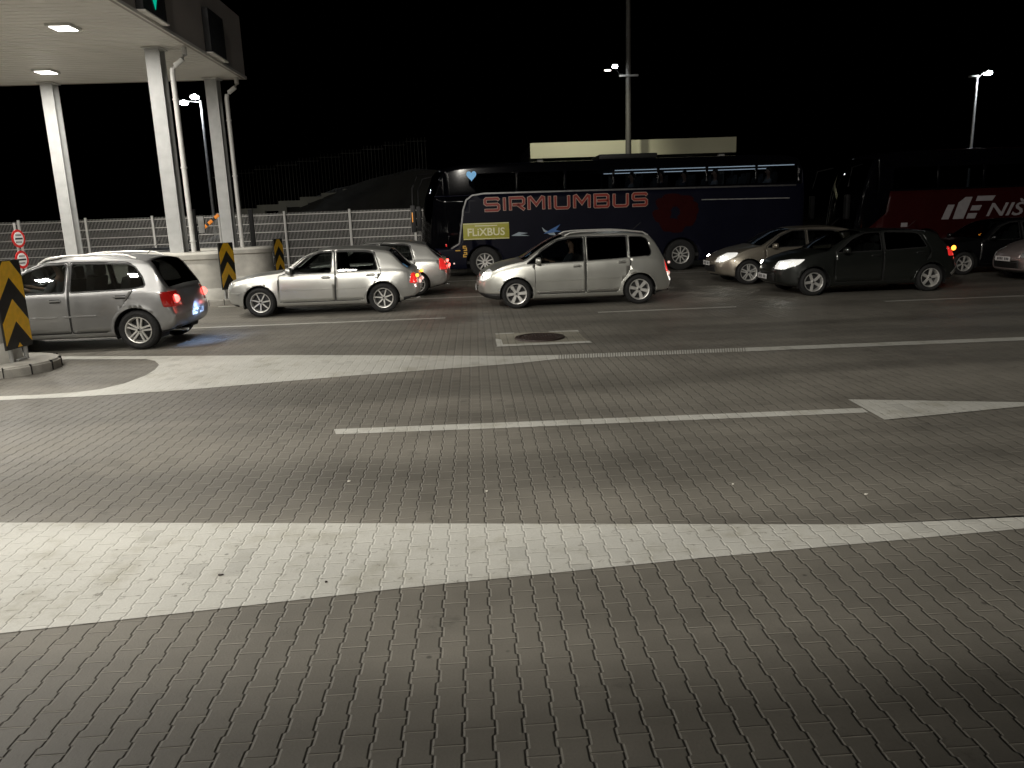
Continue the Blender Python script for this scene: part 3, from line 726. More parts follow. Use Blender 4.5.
def split_off(bm, lay, ids, name, mats, parent, solid=0, yside=0, ang=40):
    b2 = bmesh.new(); mp = {}
    for f_ in bm.faces:
        if f_[lay] not in ids: continue
        c_ = f_.calc_center_median()
        if yside and c_.y * yside < 0: continue
        vs = []
        for v in f_.verts:
            if v not in mp: mp[v] = b2.verts.new(v.co)
            vs.append(mp[v])
        try: b2.faces.new(vs)
        except ValueError: pass
    if not b2.faces: b2.free(); return None
    o = link(name, b2, mats, parent, ang=ang)
    if solid:
        md = o.modifiers.new('thickness', 'SOLIDIFY'); md.thickness = solid; md.offset = -1
        md.material_offset = 1; md.use_rim = True; md.material_offset_rim = 0
    return o

RIMS = {}
def rim_mesh(style, Rr, width):
    key = (style, Rr, width)
    if key in RIMS: return RIMS[key]
    bm = bmesh.new(); y0 = -width / 2
    lathe(bm, [(Rr * 1.0, y0 + .004), (Rr * .985, y0 - .004), (Rr * .93, y0 + .0), (Rr * .90, y0 + .02), (Rr * .86, y0 + .09), (Rr * .85, width / 2)], 'Y', 40)
    lathe(bm, [(0, y0 + .085), (Rr * .62, y0 + .085), (Rr * .62, y0 + .10), (Rr * .86, y0 + .11)], 'Y', 32, mi=1)    # brake disc and dark inside
    lathe(bm, [(0, y0 + .012), (Rr * .13, y0 + .012), (Rr * .17, y0 + .02), (Rr * .19, y0 + .05)], 'Y', 24)
    lathe(bm, [(0, y0 + .008), (Rr * .09, y0 + .008), (Rr * .10, y0 + .012)], 'Y', 16, mi=1)
    n, w0, w1, split = style
    for k in range(n):
        a = 2 * math.pi * k / n + math.pi / 2
        for s_ in ((-1, 1) if split else (0,)):
            rows = []
            for t in (0, .25, .55, .8, 1.0):
                r_ = Rr * (.12 + .81 * t); w_ = Rr * (w0 + (w1 - w0) * t) / 2; oy = y0 + .018 + .016 * math.sin(math.pi * t * .9) * 0 + .010 * (1 - t)
                off = s_ * split * Rr * (.5 + .5 * t)
                rows.append([(r_, off - w_, oy + .02), (r_, off - w_ * .7, oy), (r_, off + w_ * .7, oy), (r_, off + w_, oy + .02)])
            vv = []
            for row in rows:
                vv.append([bm.verts.new((math.cos(a) * q[0] - math.sin(a) * q[1], q[2], math.sin(a) * q[0] + math.cos(a) * q[1])) for q in row])
            for A, B in zip(vv, vv[1:]):
                for j in range(3): bm.faces.new((A[j], A[j + 1], B[j + 1], B[j]))
    for k in range(5):
        a = 2 * math.pi * k / 5; lathe(bm, [(0, y0 + .014), (.008, y0 + .014), (.009, y0 + .03)], 'Y', 8, mi=1, center=(math.cos(a) * Rr * .14, 0, math.sin(a) * Rr * .14))
    fixn(bm)
    me = bpy.data.meshes.new('rim'); bm.to_mesh(me); bm.free(); me.materials.append(M['alloy']); me.materials.append(M['alloy_dark']); me.shade_smooth(); me.set_sharp_from_angle(angle=R(30))
    RIMS[key] = me; return me
TYRES = {}
def tyre_mesh(Rt, Rr, wd):
    if (Rt, Rr, wd) in TYRES: return TYRES[Rt, Rr, wd]
    bm = bmesh.new(); h_ = wd / 2
    pr = [(Rr * .97, -h_ + .012), (Rr + .012, -h_ - .002), ((Rt + Rr) / 2, -h_ - .012), (Rt - .022, -h_ + .002), (Rt - .006, -h_ + .018)]
    for q in (-.6, -.55, -.2, -.15, .15, .2, .55, .6): pr.append((Rt - (.008 if q in (-.55, -.2, .15, .55) else 0), q * h_ * .9))
    pr += [(Rt - .006, h_ - .018), (Rt - .022, h_ - .002), ((Rt + Rr) / 2, h_ + .012), (Rr + .012, h_ + .002), (Rr * .97, h_ - .012)]
    lathe(bm, pr, 'Y', 48, closed=True); fixn(bm)
    me = bpy.data.meshes.new('tyre'); bm.to_mesh(me); bm.free(); me.materials.append(M['tyre']); me.shade_smooth(); me.set_sharp_from_angle(angle=R(35))
    TYRES[Rt, Rr, wd] = me; return me
def wheel(parent, x, y, z, Rt, Rr, wd, style, rot=0, flip=False):
    o = bpy.data.objects.new('wheel', tyre_mesh(Rt, Rr, wd)); COL.objects.link(o); o.parent = parent; o.location = (x, y, z)
    o.rotation_euler = (0, rot, math.pi if flip else 0)
    r_ = bpy.data.objects.new('rim', rim_mesh(style, Rr, wd)); COL.objects.link(r_); r_.parent = o

def car(sp, loc, label, cat='car', s=1.0, rz=0, paint='silver', rims=(5, .2, .25, 0), lit=(), group='cars queueing for the booths', name='car', privacy=False, rails=False, plate_f=True, rim_col=None):
    e = empty(name, loc, label, cat, group, rz, s)
    L, W, fx, rx, Rt, Rr = sp['L'], sp['W'], sp['fx'], sp['rx'], sp['R'], sp['Rr']
    bm, lay = shell(sp); pr = Proj(bm)
    P = M[paint]
    # flared arches
    Ra = Rt + .045
    def circ(cx, r_, n=30): return [(cx + r_ * math.cos(2 * math.pi * k / n), Rt + r_ * math.sin(2 * math.pi * k / n)) for k in range(n)]
    polys = []
    for i, q in enumerate(sp['windows']): polys.append((10 + i, rpoly(q, sp.get('wr', .05))))
    for i, q in enumerate(sp['doors']): polys.append((20 + i, rpoly(q, .03, 2)))
    for i, c_ in enumerate((fx, rx)):
        C_ = circ(c_, Ra); cut(bm, C_, .35)
    for i, c_ in enumerate((fx, rx)): cut(bm, circ(c_, Ra + .05, 24), .35)
    for i, q in polys: cut(bm, q, .3)
    hl, tl_ = rpoly(sp['head'], .03), rpoly(sp['tail'], .03)
    cut(bm, hl); cut(bm, tl_)
    cuty(bm, sp['heady'], -.1, sp['head'][0][0] + .7, .3, 1.2); cuty(bm, sp['taily'], L - .8, L + .1, .4, 1.3)
    lw = sp['lower']; cut(bm, lw[0]); cut(bm, lw[1])
    gr = sp.get('grille')
    if gr: cut(bm, gr)
    bm.normal_update()
    kill = []
    for f_ in bm.faces:
        c_ = f_.calc_center_median(); ay = abs(c_.y)
        if f_[lay] in (1, 2): continue
        if ay > .42 and any((c_.x - q) ** 2 + (c_.z - Rt) ** 2 < Ra * Ra for q in (fx, rx)): kill.append(f_); continue
        nf = abs(f_.normal.y)
        if nf > .2 or ay > W * .36:
            for i, q in polys:
                if i >= 20 and nf < .35: continue
                if i < 20 and nf < .25: continue
                if inpoly(c_.x, c_.z, q): f_[lay] = i; break
        if f_[lay] == 0 and c_.x < L / 2 and ay > sp['heady'] and inpoly(c_.x, c_.z, hl): f_[lay] = 30
        if f_[lay] == 0 and c_.x > L / 2 and ay > sp['taily'] and inpoly(c_.x, c_.z, tl_): f_[lay] = 31
        if f_[lay] == 0 and any(inpoly(c_.x, c_.z, q) for q in lw): f_[lay] = 32
        if gr and f_[lay] == 0 and ay < sp['heady'] * .95 and inpoly(c_.x, c_.z, gr): f_[lay] = 33
        if f_[lay] == 0 and f_.normal.z < -.8 and c_.z < .4: f_[lay] = 32
    # arch lips bulge
    done = set()
    for v in bm.verts:
        for q in (fx, rx):
            r_ = math.hypot(v.co.x - q, v.co.z - Rt)
            if Ra - .010 <= r_ < Ra + .16 and v.co.z > .2 and abs(v.co.y) > W * .40:
                k = min(1, 1 - (r_ - Ra) / .16)
                v.co.y += math.copysign(.020 * k * k * min(1, (abs(v.co.y) - W * .40) / .03), v.co.y)
    bmesh.ops.delete(bm, geom=kill, context='FACES_ONLY')
    body = split_off(bm, lay, {0}, 'body', [P, M['interior'], M['seam']], e, .02)
    gl = M['privacy'] if privacy else M['glass']
    split_off(bm, lay, {1}, 'windscreen', M['windscreen'], e)
    split_off(bm, lay, {2}, 'rear_window', M['privacy'] if sp.get('dark_rear', True) else gl, e)
    split_off(bm, lay, {32}, 'lower_trim', [M[sp.get('lowmat', 'black_plastic')], M['interior']], e, .015)
    if gr: split_off(bm, lay, {33}, 'grille', [M['black_plastic'], M['interior']], e, .015)
    hm = M['head_lit_lens'] if 'head' in lit else M['head_lens']
    tm = M['tail_on'] if ('tail' in lit and not sp.get('tail_dark')) else M['tail_off']
    for s_ in (-1, 1):
        split_off(bm, lay, {30}, 'headlight', [hm, M['interior']], e, .01, s_)
        split_off(bm, lay, {31}, 'tail_light', [tm, M['interior']], e, .01, s_)
        for i in range(len(sp['doors'])):
            d_ = split_off(bm, lay, {20 + i}, 'door', [P, M['interior']], e, .02, s_)
            if d_ is None: continue
            hx, hz = sp['handles'][i]; yy = pr.y(hx, hz, s_)
            if yy is not None:
                b2 = bmesh.new(); box(b2, (hx, yy + s_ * .0, hz), (.15, .016, .055), .007)
                box(b2, (hx + .0, yy + s_ * .028, hz + .004), (.19, .018, .024), .008, mi=1)
                for q in (-.08, .08): box(b2, (hx + q, yy + s_ * .014, hz + .004), (.02, .03, .022), .004, mi=1)
                link('handle', b2, [M['black_plastic'], P if not sp.get('blackhandle') else M['black_plastic']], d_)
            # the panel gap round the door
            b2 = bmesh.new(); ribbon(b2, pr, rpoly(sp['doors'][i], .03, 2), .013, s_, .0025, closed=True)
            b2.faces.ensure_lookup_table()
            kk = [f_ for f_ in b2.faces if any(math.hypot(f_.calc_center_median().x - q, f_.calc_center_median().z - Rt) < Ra + .01 for q in (fx, rx)) or any(inpoly(f_.calc_center_median().x, f_.calc_center_median().z, q[1]) for q in polys if q[0] < 20)]
            bmesh.ops.delete(b2, geom=kk, context='FACES'); link('door_gap', b2, M['seam'], d_)
        for i in range(len(sp['windows'])):
            wm = M['privacy'] if (privacy and i > 0) else M['glass']
            w_ = split_off(bm, lay, {10 + i}, 'side_window', wm, e, 0, s_)
            if w_ is None: continue
            b2 = bmesh.new(); ribbon(b2, pr, grow(rpoly(sp['windows'][i], sp.get('wr', .05)), .006), .022, s_, .001, .004, closed=True)
            link('window_seal', b2, M['black_plastic'], w_)
        for (pts, wd, th, mk) in sp.get('mould', []):
            b2 = bmesh.new(); ribbon(b2, pr, pts, wd, s_, .0015, th)
            link('moulding_or_glint', b2, P if mk == 'paint' else M[mk], e)  # mouldings, plus the painted highlight on the black car's tail bumper
        # door mirror
        mx, mz = sp['mirror']; yy = (pr.y(mx, mz - .05, s_) or s_ * W * .45)
        b2 = bmesh.new()
        bmesh.ops.create_uvsphere(b2, u_segments=18, v_segments=12, radius=1)
        for v in b2.verts: v.co = Vector((v.co.x if v.co.x < .35 else .35, math.copysign(abs(v.co.y) ** .7, v.co.y), math.copysign(abs(v.co.z) ** .75, v.co.z)))
        bmesh.ops.transform(b2, matrix=Matrix.Translation((mx, yy + s_ * .13, mz)) @ Matrix.Diagonal((.085, .105, .070, 1)), verts=b2.verts[:])
        box(b2, (mx + .01, yy + s_ * .03, mz - .05), (.06, .09, .03), .008, mi=1)
        fixn(b2); link('door_mirror', b2, [P if sp.get('mirror_paint', 1) else M['black_plastic'], M['black_plastic']], e)
        # lamps' inner parts
        if 'head' in lit:
            hx, hz = sp['bulb']; by = s_ * (sp['heady'] + .15)
            h_ = pr.t.ray_cast(Vector((-1, by, hz)), Vector((1, 0, 0))); hx = h_[0].x + .012
            b2 = bmesh.new(); bmesh.ops.create_uvsphere(b2, u_segments=14, v_segments=8, radius=.088)
            bmesh.ops.transform(b2, matrix=Matrix.Translation((hx, by, hz)) @ Matrix.Diagonal((.6, .95, .62, 1)), verts=b2.verts[:])
            link('headlamp_bulb', b2, M['head_on'], e)
            light('headlight_beam', 'SPOT', (-.12, s_ * (sp['heady'] + .1), hz), 30, (1, .96, .88), .05, (-8, s_ * .8, -.2), parent=e, spot=70)
        if 'tail' in lit:
            for (tx, tz, r_, mk) in sp['tailcores']:
                yy = pr.y(tx, tz, s_)
                if yy is None: yy = s_ * W * .4
                b2 = bmesh.new(); bmesh.ops.create_uvsphere(b2, u_segments=12, v_segments=8, radius=r_)
                bmesh.ops.transform(b2, matrix=Matrix.Translation((tx, yy, tz)) @ Matrix.Diagonal((1, .35, 1, 1)), verts=b2.verts[:])
                link('tail_lamp_core', b2, M[mk], e)
            light('tail_glow', 'POINT', (L + .12, s_ * (W / 2 - .18), sp['tail'][0][1]), .5, (1, .12, .08), .06, parent=e)
    # wheel liners + underbody
    for c_ in (fx, rx):
        for s_ in (-1, 1):
            b2 = bmesh.new(); yo, yi = s_ * (W / 2 - .035), s_ * (W / 2 - .36)
            n = 20; A = []; B = []
            for k in range(n + 1):
                t = math.pi * (-.12 + 1.24 * k / n); A.append(b2.verts.new((c_ + (Ra + .004) * math.cos(t), yo, Rt + (Ra + .004) * math.sin(t)))); B.append(b2.verts.new((c_ + (Ra + .004) * math.cos(t), yi, Rt + (Ra + .004) * math.sin(t))))
            for k in range(n): b2.faces.new((A[k], A[k + 1], B[k + 1], B[k]))
            b2.faces.new(B)
            link('wheel_liner', b2, M['seam'], e)
            y_ = s_ * (W / 2 - .035 - sp['tw'] / 2)
            wheel(e, c_, y_, Rt, Rt, Rr, sp['tw'], rims, rot=random.uniform(0, 6), flip=s_ > 0)
    # cabin: floor, dashboard, seats, steering wheel
    cx = sp['cowl']; bz = sp['belt'][len(sp['belt']) // 2][1]; zr = sp['roofz']
    b2 = bmesh.new(); box(b2, ((cx + sp['rg0']) / 2 - .05, 0, .32), (sp['rg0'] - cx + .5, W - .26, .06)); box(b2, (cx + .38, 0, bz - .12), (.5, W - .26, .26), .06)
    box(b2, (cx + .66, -W * .2, bz - .02), (.16, .34, .12), .04); link('dashboard', b2, M['interior'], e)
    for (sx, sy, wd) in ((sp['seatx'], -.36, .50), (sp['seatx'], .36, .50), (sp['seatx'] + .86, 0, 1.24)):
        b2 = bmesh.new(); box(b2, (sx, sy, .50), (.52, wd, .16), .05)
        box(b2, (sx + .30, sy, .80), (.15, wd * .96, .58), .06, rot=Matrix.Rotation(R(14), 4, 'Y'))
        for q in ((0,) if wd < 1 else (-.36, .36)):
            box(b2, (sx + .41, sy + q, bz + .27), (.10, .27, .19), .045); box(b2, (sx + .39, sy + q, bz + .14), (.02, .10, .14))
        link('seat', b2, M['seat'], e)
    b2 = bmesh.new(); n = 24
    tube(b2, [(0, .185 * math.cos(2 * math.pi * k / n), .185 * math.sin(2 * math.pi * k / n)) for k in range(n + 1)], .014, 8, cap=False)
    box(b2, (0, 0, 0), (.05, .13, .10), .02); box(b2, (0, 0, 0), (.02, .36, .03)); box(b2, (0, 0, -.09), (.02, .03, .18))
    bmesh.ops.transform(b2, matrix=Matrix.Translation((sp['seatx'] - .46, -.36, bz - .02)) @ Matrix.Rotation(R(-25), 4, 'Y'), verts=b2.verts[:])
    link('steering_wheel', b2, M['black_plastic'], e)
    # plates
    for (px_, pz, on, s_) in ((sp['pf'][0], sp['pf'][1], plate_f, -1), (sp['prr'][0], sp['prr'][1], True, 1)):
        if not on: continue
        b2 = bmesh.new(); box(b2, (px_, 0, pz), (.012, .52, .112), .003)
        for k in range(8):
            if k == 3: continue
            box(b2, (px_ + s_ * .0065, -.20 + .052 * k, pz), (.002, .030, .060), mi=1)
        link('number_plate', b2, [M['plate'], M['plate_ink']], e)
    if rails:
        for s_ in (-1, 1):
            b2 = bmesh.new(); x0, x1 = sp['rails']; Tt = pchip(sp['top']); yr = s_ * (W / 2 * .955 - sp.get('tumble', .4) * (zr - bz) - .05)
            pts = [(x0, yr, Tt(x0) - .03)] + [(x0 + .12 + (x1 - x0 - .24) * k / 10, yr, Tt(x0 + .12 + (x1 - x0 - .24) * k / 10) + .012) for k in range(11)] + [(x1, yr, Tt(x1) - .03)]
            tube(b2, pts, .016, 8); link('roof_rail', b2, M['alloy'], e)
    # extra: aerial, wiper, exhaust
    b2 = bmesh.new(); tube(b2, [(sp['rg0'] - .25, 0, zr - .01), (sp['rg0'] - .05, 0, zr + .16)], [.006, .003], 6)
    link('aerial', b2, M['black_plastic'], e)
    b2 = bmesh.new(); tube(b2, [(L - .35, -.45, .26), (L - .03, -.45, .25)], .025, 10); link('exhaust_pipe', b2, M['chrome'], e)
    bm.free()
    return e, pr

BOT = lambda L, z: [(0, .44), (.01, .36), (.05, .29), (.2, .22), (.6, z), (L - .7, z), (L - .25, .25), (L - .06, .33), (L - .01, .42), (L, .50)]
PLAN = lambda L, nose=.80, tail=.86: [(0, nose), (.03, nose + .05), (.12, .92), (.35, .965), (.8, .99), (1.4, 1), (L - 1.2, 1), (L - .5, .985), (L - .2, .955), (L - .05, .90), (L, tail)]
golf = dict(L=4.06, W=1.735, fx=.80, rx=3.31, R=.305, Rr=.205, tw=.20, cowl=1.22, roof0=2.0, rg0=3.46, rg1=3.86, roofz=1.44,
    top=[(0, .50), (.01, .60), (.04, .69), (.10, .755), (.3, .825), (.7, .90), (1.22, .965), (1.45, 1.12), (1.75, 1.315), (2.0, 1.405), (2.3, 1.44), (2.7, 1.44), (3.1, 1.415), (3.46, 1.355), (3.66, 1.15), (3.86, .96), (3.95, .90), (4.00, .80), (4.045, .66), (4.06, .54)],
    bot=BOT(4.06, .19), plan=PLAN(4.06), belt=[(0, .72), (.6, .82), (1.2, .885), (2.4, .90), (3.4, .92), (4.06, .90)], bowf=.24, bowr=.10,
    windows=[[(1.40, .905), (2.27, .905), (2.30, 1.335), (2.05, 1.325), (1.80, 1.23)], [(2.41, .905), (3.22, .93), (3.14, 1.28), (3.0, 1.315), (2.40, 1.34)]], wr=.035,
    doors=[[(1.19, .28), (2.33, .28), (2.355, .885), (2.35, 1.365), (2.03, 1.35), (1.72, 1.23), (1.38, .915), (1.21, .86)], [(2.345, .28), (2.92, .28), (2.99, .50), (3.16, .64), (3.30, .85), (3.27, .95), (3.17, 1.31), (3.0, 1.345), (2.365, 1.365), (2.37, .885)]],
    handles=[(2.17, .80), (3.08, .82)], head=[(-.05, .55), (.20, .58), (.25, .71), (.10, .755), (-.05, .72)], heady=.50, tail=[(3.86, .60), (4.1, .60), (4.1, .80), (3.98, .83), (3.90, .82)], taily=.56,
    tailcores=[(4.02, .76, .035, 'amber'), (4.035, .61, .045, 'tail_white')], lower=[[(-.05, .1), (.36, .1), (.36, .265), (-.05, .30)], [(3.72, .1), (4.1, .1), (4.1, .34), (3.72, .31)]], grille=[(-.05, .58), (.09, .58), (.09, .70), (-.05, .70)],
    mould=[([(.32, .49), (.36, .49)], .03, .008, 'paint'), ([(1.22, .545), (2.30, .545)], .028, .007, 'paint'), ([(2.37, .545), (2.96, .545)], .028, .007, 'paint'), ([(3.72, .50), (4.0, .50)], .03, .008, 'paint'), ([(-.0, .50), (.40, .50)], .03, .008, 'paint'), ([(1.2, .27), (2.95, .27)], .02, .004, 'paint')],
    mirror=(1.47, .965), bulb=(.07, .66), seatx=1.98, pf=(-.008, .42), prr=(4.04, .50), rails=(2.0, 3.3), blackhandle=False)
touran = dict(L=4.30, W=1.79, fx=.86, rx=3.54, R=.322, Rr=.225, tw=.205, cowl=.98, roof0=1.92, rg0=3.80, rg1=4.10, roofz=1.64,
    top=[(0, .52), (.01, .62), (.04, .72), (.10, .80), (.25, .90), (.55, 1.01), (.98, 1.10), (1.3, 1.30), (1.65, 1.50), (1.92, 1.60), (2.4, 1.645), (3.0, 1.645), (3.5, 1.61), (3.80, 1.55), (3.96, 1.33), (4.10, 1.07), (4.16, .95), (4.22, .80), (4.28, .62), (4.30, .54)],
    bot=BOT(4.30, .19), plan=PLAN(4.30), belt=[(0, .74), (.5, .90), (1.0, .985), (2.4, 1.02), (3.5, 1.06), (4.3, 1.0)], bowf=.26, bowr=.08, tumble=.34,
    windows=[[(1.10, .985), (1.95, 1.0), (2.33, 1.01), (2.33, 1.525), (2.05, 1.52), (1.78, 1.47), (1.45, 1.27)], [(2.42, 1.015), (3.27, 1.05), (3.27, 1.515), (2.42, 1.53)], [(3.34, 1.055), (3.78, 1.08), (3.80, 1.17), (3.72, 1.44), (3.62, 1.495), (3.34, 1.51)]], wr=.04,
    doors=[[(1.29, .30), (2.36, .30), (2.375, 1.0), (2.37, 1.55), (2.02, 1.545), (1.72, 1.48), (1.4, 1.27), (1.27, 1.12), (1.27, .7)], [(2.38, .30), (3.08, .30), (3.15, .52), (3.30, .70), (3.36, .95), (3.31, 1.06), (3.30, 1.54), (2.385, 1.55), (2.385, 1.0)]],
    handles=[(2.18, .90), (3.16, .95)], head=[(-.05, .62), (.15, .62), (.30, .70), (.36, .84), (.28, .90), (.10, .86), (-.05, .78)], heady=.50, tail=[(4.13, .70), (4.35, .70), (4.35, 1.04), (4.09, 1.06)], taily=.64,
    tailcores=[(4.22, .90, .03, 'tail_white'), (4.25, .64, .05, 'tail_white')], lower=[[(-.05, .1), (.52, .1), (.52, .33), (-.05, .36)], [(3.90, .1), (4.35, .1), (4.35, .32), (3.90, .28)]], grille=[(-.05, .60), (.05, .60), (.07, .74), (-.05, .74)],
    mould=[([(1.32, .585), (2.33, .60)], .034, .010, 'paint'), ([(2.41, .60), (3.12, .61)], .034, .010, 'paint'), ([(1.32, .335), (2.34, .345)], .026, .010, 'chrome'), ([(2.41, .345), (3.04, .355)], .026, .010, 'chrome'), ([(1.12, .972), (2.3, .995), (3.7, 1.06)], .010, .004, 'paint')],
    mirror=(1.36, 1.055), bulb=(.13, .76), seatx=1.98, pf=(-.012, .44), prr=(4.29, .50), rails=(1.95, 3.78), dark_rear=True)
polo = dict(L=3.90, W=1.655, fx=.78, rx=3.25, R=.30, Rr=.20, tw=.20, cowl=1.12, roof0=1.92, rg0=3.46, rg1=3.76, roofz=1.475,
    top=[(0, .50), (.01, .60), (.04, .69), (.10, .76), (.3, .84), (.7, .93), (1.12, 1.0), (1.4, 1.18), (1.7, 1.36), (1.92, 1.43), (2.3, 1.475), (2.7, 1.475), (3.1, 1.455), (3.46, 1.40), (3.62, 1.18), (3.76, .97), (3.81, .90), (3.85, .74), (3.89, .60), (3.90, .54)],
    bot=BOT(3.90, .20), plan=PLAN(3.90, .8, .88), belt=[(0, .72), (.6, .84), (1.2, .905), (2.4, .925), (3.3, .95), (3.9, .92)], bowf=.26, bowr=.13,
    windows=[[(1.24, .93), (2.24, .93), (2.26, 1.36), (1.95, 1.35), (1.65, 1.24)], [(2.33, .93), (3.20, .95), (3.42, .99), (3.38, 1.12), (3.27, 1.28), (3.17, 1.33), (2.34, 1.365)]], wr=.035,
    doors=[[(1.14, .29), (2.28, .29), (2.295, .91), (2.29, 1.39), (1.93, 1.38), (1.59, 1.25), (1.2, .93), (1.14, .75)], [(2.295, .29), (2.84, .29), (2.91, .50), (3.05, .65), (3.24, .92), (3.24, 1.32), (3.15, 1.365), (2.31, 1.39), (2.31, .91)]],
    handles=[(2.10, .80), (3.06, .83)], head=[(-.05, .55), (.22, .58), (.3, .72), (.14, .78), (-.05, .74)], heady=.48, tail=[(3.66, .64), (4.0, .64), (4.0, .88), (3.62, .88)], taily=.50,
    tailcores=[(3.79, .76, .065, 'tail_core')], lower=[[(-.05, .1), (.34, .1), (.34, .27), (-.05, .30)], [(3.60, .1), (4.1, .1), (4.1, .33), (3.60, .28)]], grille=[(-.05, .58), (.09, .58), (.09, .70), (-.05, .70)],
    mould=[([(1.18, .54), (2.11, .545)], .028, .008, 'paint'), ([(2.19, .545), (2.68, .55)], .028, .008, 'paint')],
    tail_dark=True, mirror=(1.36, .99), bulb=(.08, .66), seatx=1.86, pf=(-.01, .42), prr=(3.885, .50), rails=(1.80, 3.25))
import copy
wagon = copy.deepcopy(golf); wagon.update(L=4.16, top=golf['top'][:14] + [(3.56, 1.34), (3.76, 1.15), (3.96, .98), (4.05, .92), (4.10, .80), (4.145, .66), (4.16, .54)], rg0=3.56, rg1=3.96, plan=PLAN(4.16), bot=BOT(4.16, .19),
    tail=[(3.90, .66), (4.2, .66), (4.2, .90), (4.04, .95), (3.90, .95)], tailcores=[(4.08, .84, .04, 'tail_core'), (4.12, .72, .04, 'tail_core')], lower=[golf['lower'][0], [(3.8, .1), (4.3, .1), (4.3, .30), (3.8, .26)]], prr=(4.14, .50))
megane = copy.deepcopy(golf); megane.update(L=4.25, fx=.86, rx=3.52, R=.315, Rr=.22, cowl=1.10, roof0=2.0, rg0=3.6, rg1=3.98, roofz=1.50,
    top=[(0, .50), (.01, .58), (.04, .67), (.10, .74), (.25, .82), (.6, .95), (1.10, 1.06), (1.45, 1.24), (1.8, 1.42), (2.0, 1.47), (2.4, 1.51), (2.9, 1.51), (3.3, 1.47), (3.6, 1.40), (3.8, 1.2), (3.98, 1.02), (4.10, .92), (4.2, .75), (4.24, .6), (4.25, .54)],
    plan=PLAN(4.25, .72), bot=BOT(4.25, .19), belt=[(0, .70), (.5, .86), (1.0, .95), (2.4, .98), (3.5, 1.02), (4.25, .95)], bowf=.40, bowr=.1,
    windows=[[(1.34, .97), (2.33, .985), (2.33, 1.40), (2.0, 1.39), (1.7, 1.26)], [(2.42, .985), (3.35, 1.03), (3.2, 1.33), (3.05, 1.37), (2.42, 1.40)]],
    doors=[[(1.30, .28), (2.36, .28), (2.375, .97), (2.37, 1.43), (1.98, 1.42), (1.62, 1.26), (1.3, 1.0)], [(2.38, .28), (3.06, .28), (3.14, .5), (3.3, .66), (3.45, .9), (3.42, 1.03), (3.25, 1.36), (3.05, 1.405), (2.385, 1.43), (2.385, .97)]],
    handles=[(2.2, .86), (3.2, .90)], head=[(.0, .60), (.22, .60), (.52, .76), (.60, .86), (.40, .85), (.05, .72)], heady=.44, bulb=(.22, .70), tail=[(4.0, .70), (4.35, .70), (4.35, 1.0), (3.98, 1.02)],
    lower=[[(-.05, .1), (.42, .1), (.42, .23), (-.05, .25)], [(3.8, .1), (4.35, .1), (4.35, .30), (3.8, .26)]], grille=[(-.05, .33), (.16, .33), (.16, .50), (-.05, .52)], mould=[], mirror=(1.5, 1.02), prr=(4.24, .5), pf=(-.01, .55))
mpv = copy.deepcopy(megane); mpv.update(L=4.16, fx=.84, rx=3.47, R=.305, Rr=.21, rg0=3.58, rg1=3.92, cowl=1.05,
    top=[(0, .50), (.01, .60), (.04, .70), (.10, .78), (.25, .86), (.6, .97), (1.05, 1.05), (1.4, 1.24), (1.75, 1.40), (2.0, 1.45), (2.4, 1.48), (2.9, 1.47), (3.3, 1.44), (3.58, 1.38), (3.75, 1.2), (3.92, 1.02), (4.02, .92), (4.1, .75), (4.15, .6), (4.16, .54)], plan=PLAN(4.16, .72), bot=BOT(4.16, .19),
    tail=[(3.84, .80), (4.3, .80), (4.3, 1.0), (3.80, 1.02)], tailcores=[(4.0, .90, .04, 'tail_core'), (4.03, .97, .055, 'amber')], lower=[[(-.05, .1), (.40, .1), (.40, .24), (-.05, .26)], [(3.75, .1), (4.3, .1), (4.3, .30), (3.75, .26)]], prr=(4.15, .5), head=[(.0, .62), (.20, .60), (.50, .72), (.64, .84), (.40, .84), (.05, .76)], roofz=1.47,
    pf=(-.012, .42), mould=[([(3.95, .36), (4.08, .50), (4.12, .66)], .07, .01, 'silver')])  # the silver strip is a highlight painted onto the tail bumper

def lower(sp, k, z0=.42):
    g = lambda z: z if z < z0 else z0 + (z - z0) * k
    for key in ('top', 'belt', 'head', 'tail', 'handles'): sp[key] = [(a, g(b)) for a, b in sp[key]]
    for key in ('windows', 'doors', 'lower'): sp[key] = [[(a, g(b)) for a, b in q] for q in sp[key]]
    sp['mould'] = [([(a, g(b)) for a, b in q], w_, t_, m_) for q, w_, t_, m_ in sp['mould']]
    for key in ('mirror', 'bulb', 'prr'): sp[key] = (sp[key][0], g(sp[key][1]))
    sp['tailcores'] = [(a, g(b), c_, d_) for a, b, c_, d_ in sp['tailcores']]; sp['roofz'] = g(sp['roofz'])
golf_low = copy.deepcopy(golf); lower(golf_low, .925); lower(polo, .945); lower(touran, .95); lower(megane, .93); lower(mpv, .93)
def carpos(sp, xw, ynear, s): return (xw - s * sp['fx'], ynear + s * (sp['W'] / 2 - .035), 0)
c_polo, _ = car(polo, (-5.62 - 1.1 * polo['rx'], 12.93 + 1.1 * (polo['W'] / 2 - .035), 0), 'silver grey hatchback with roof rails and round red tail light beside the big chevron board', s=1.1, paint='silver_grey', rims=(5, .17, .15, .16), lit=('tail',), rails=True)
c_golf, _ = car(golf_low, carpos(golf, -4.65, 16.78, 1.05), 'silver five door hatchback with thin seven spoke wheels, nose towards the concrete barriers', s=1.05, paint='silver', rims=(7, .17, .12, 0), lit=('tail',))
c_wag, _ = car(wagon, carpos(wagon, -1.52 - 2.51, 20.1, 1.0), 'silver car half hidden behind the five door hatchback, red tail lights lit', paint='silver', rims=(7, .17, .12, 0), lit=('tail',))
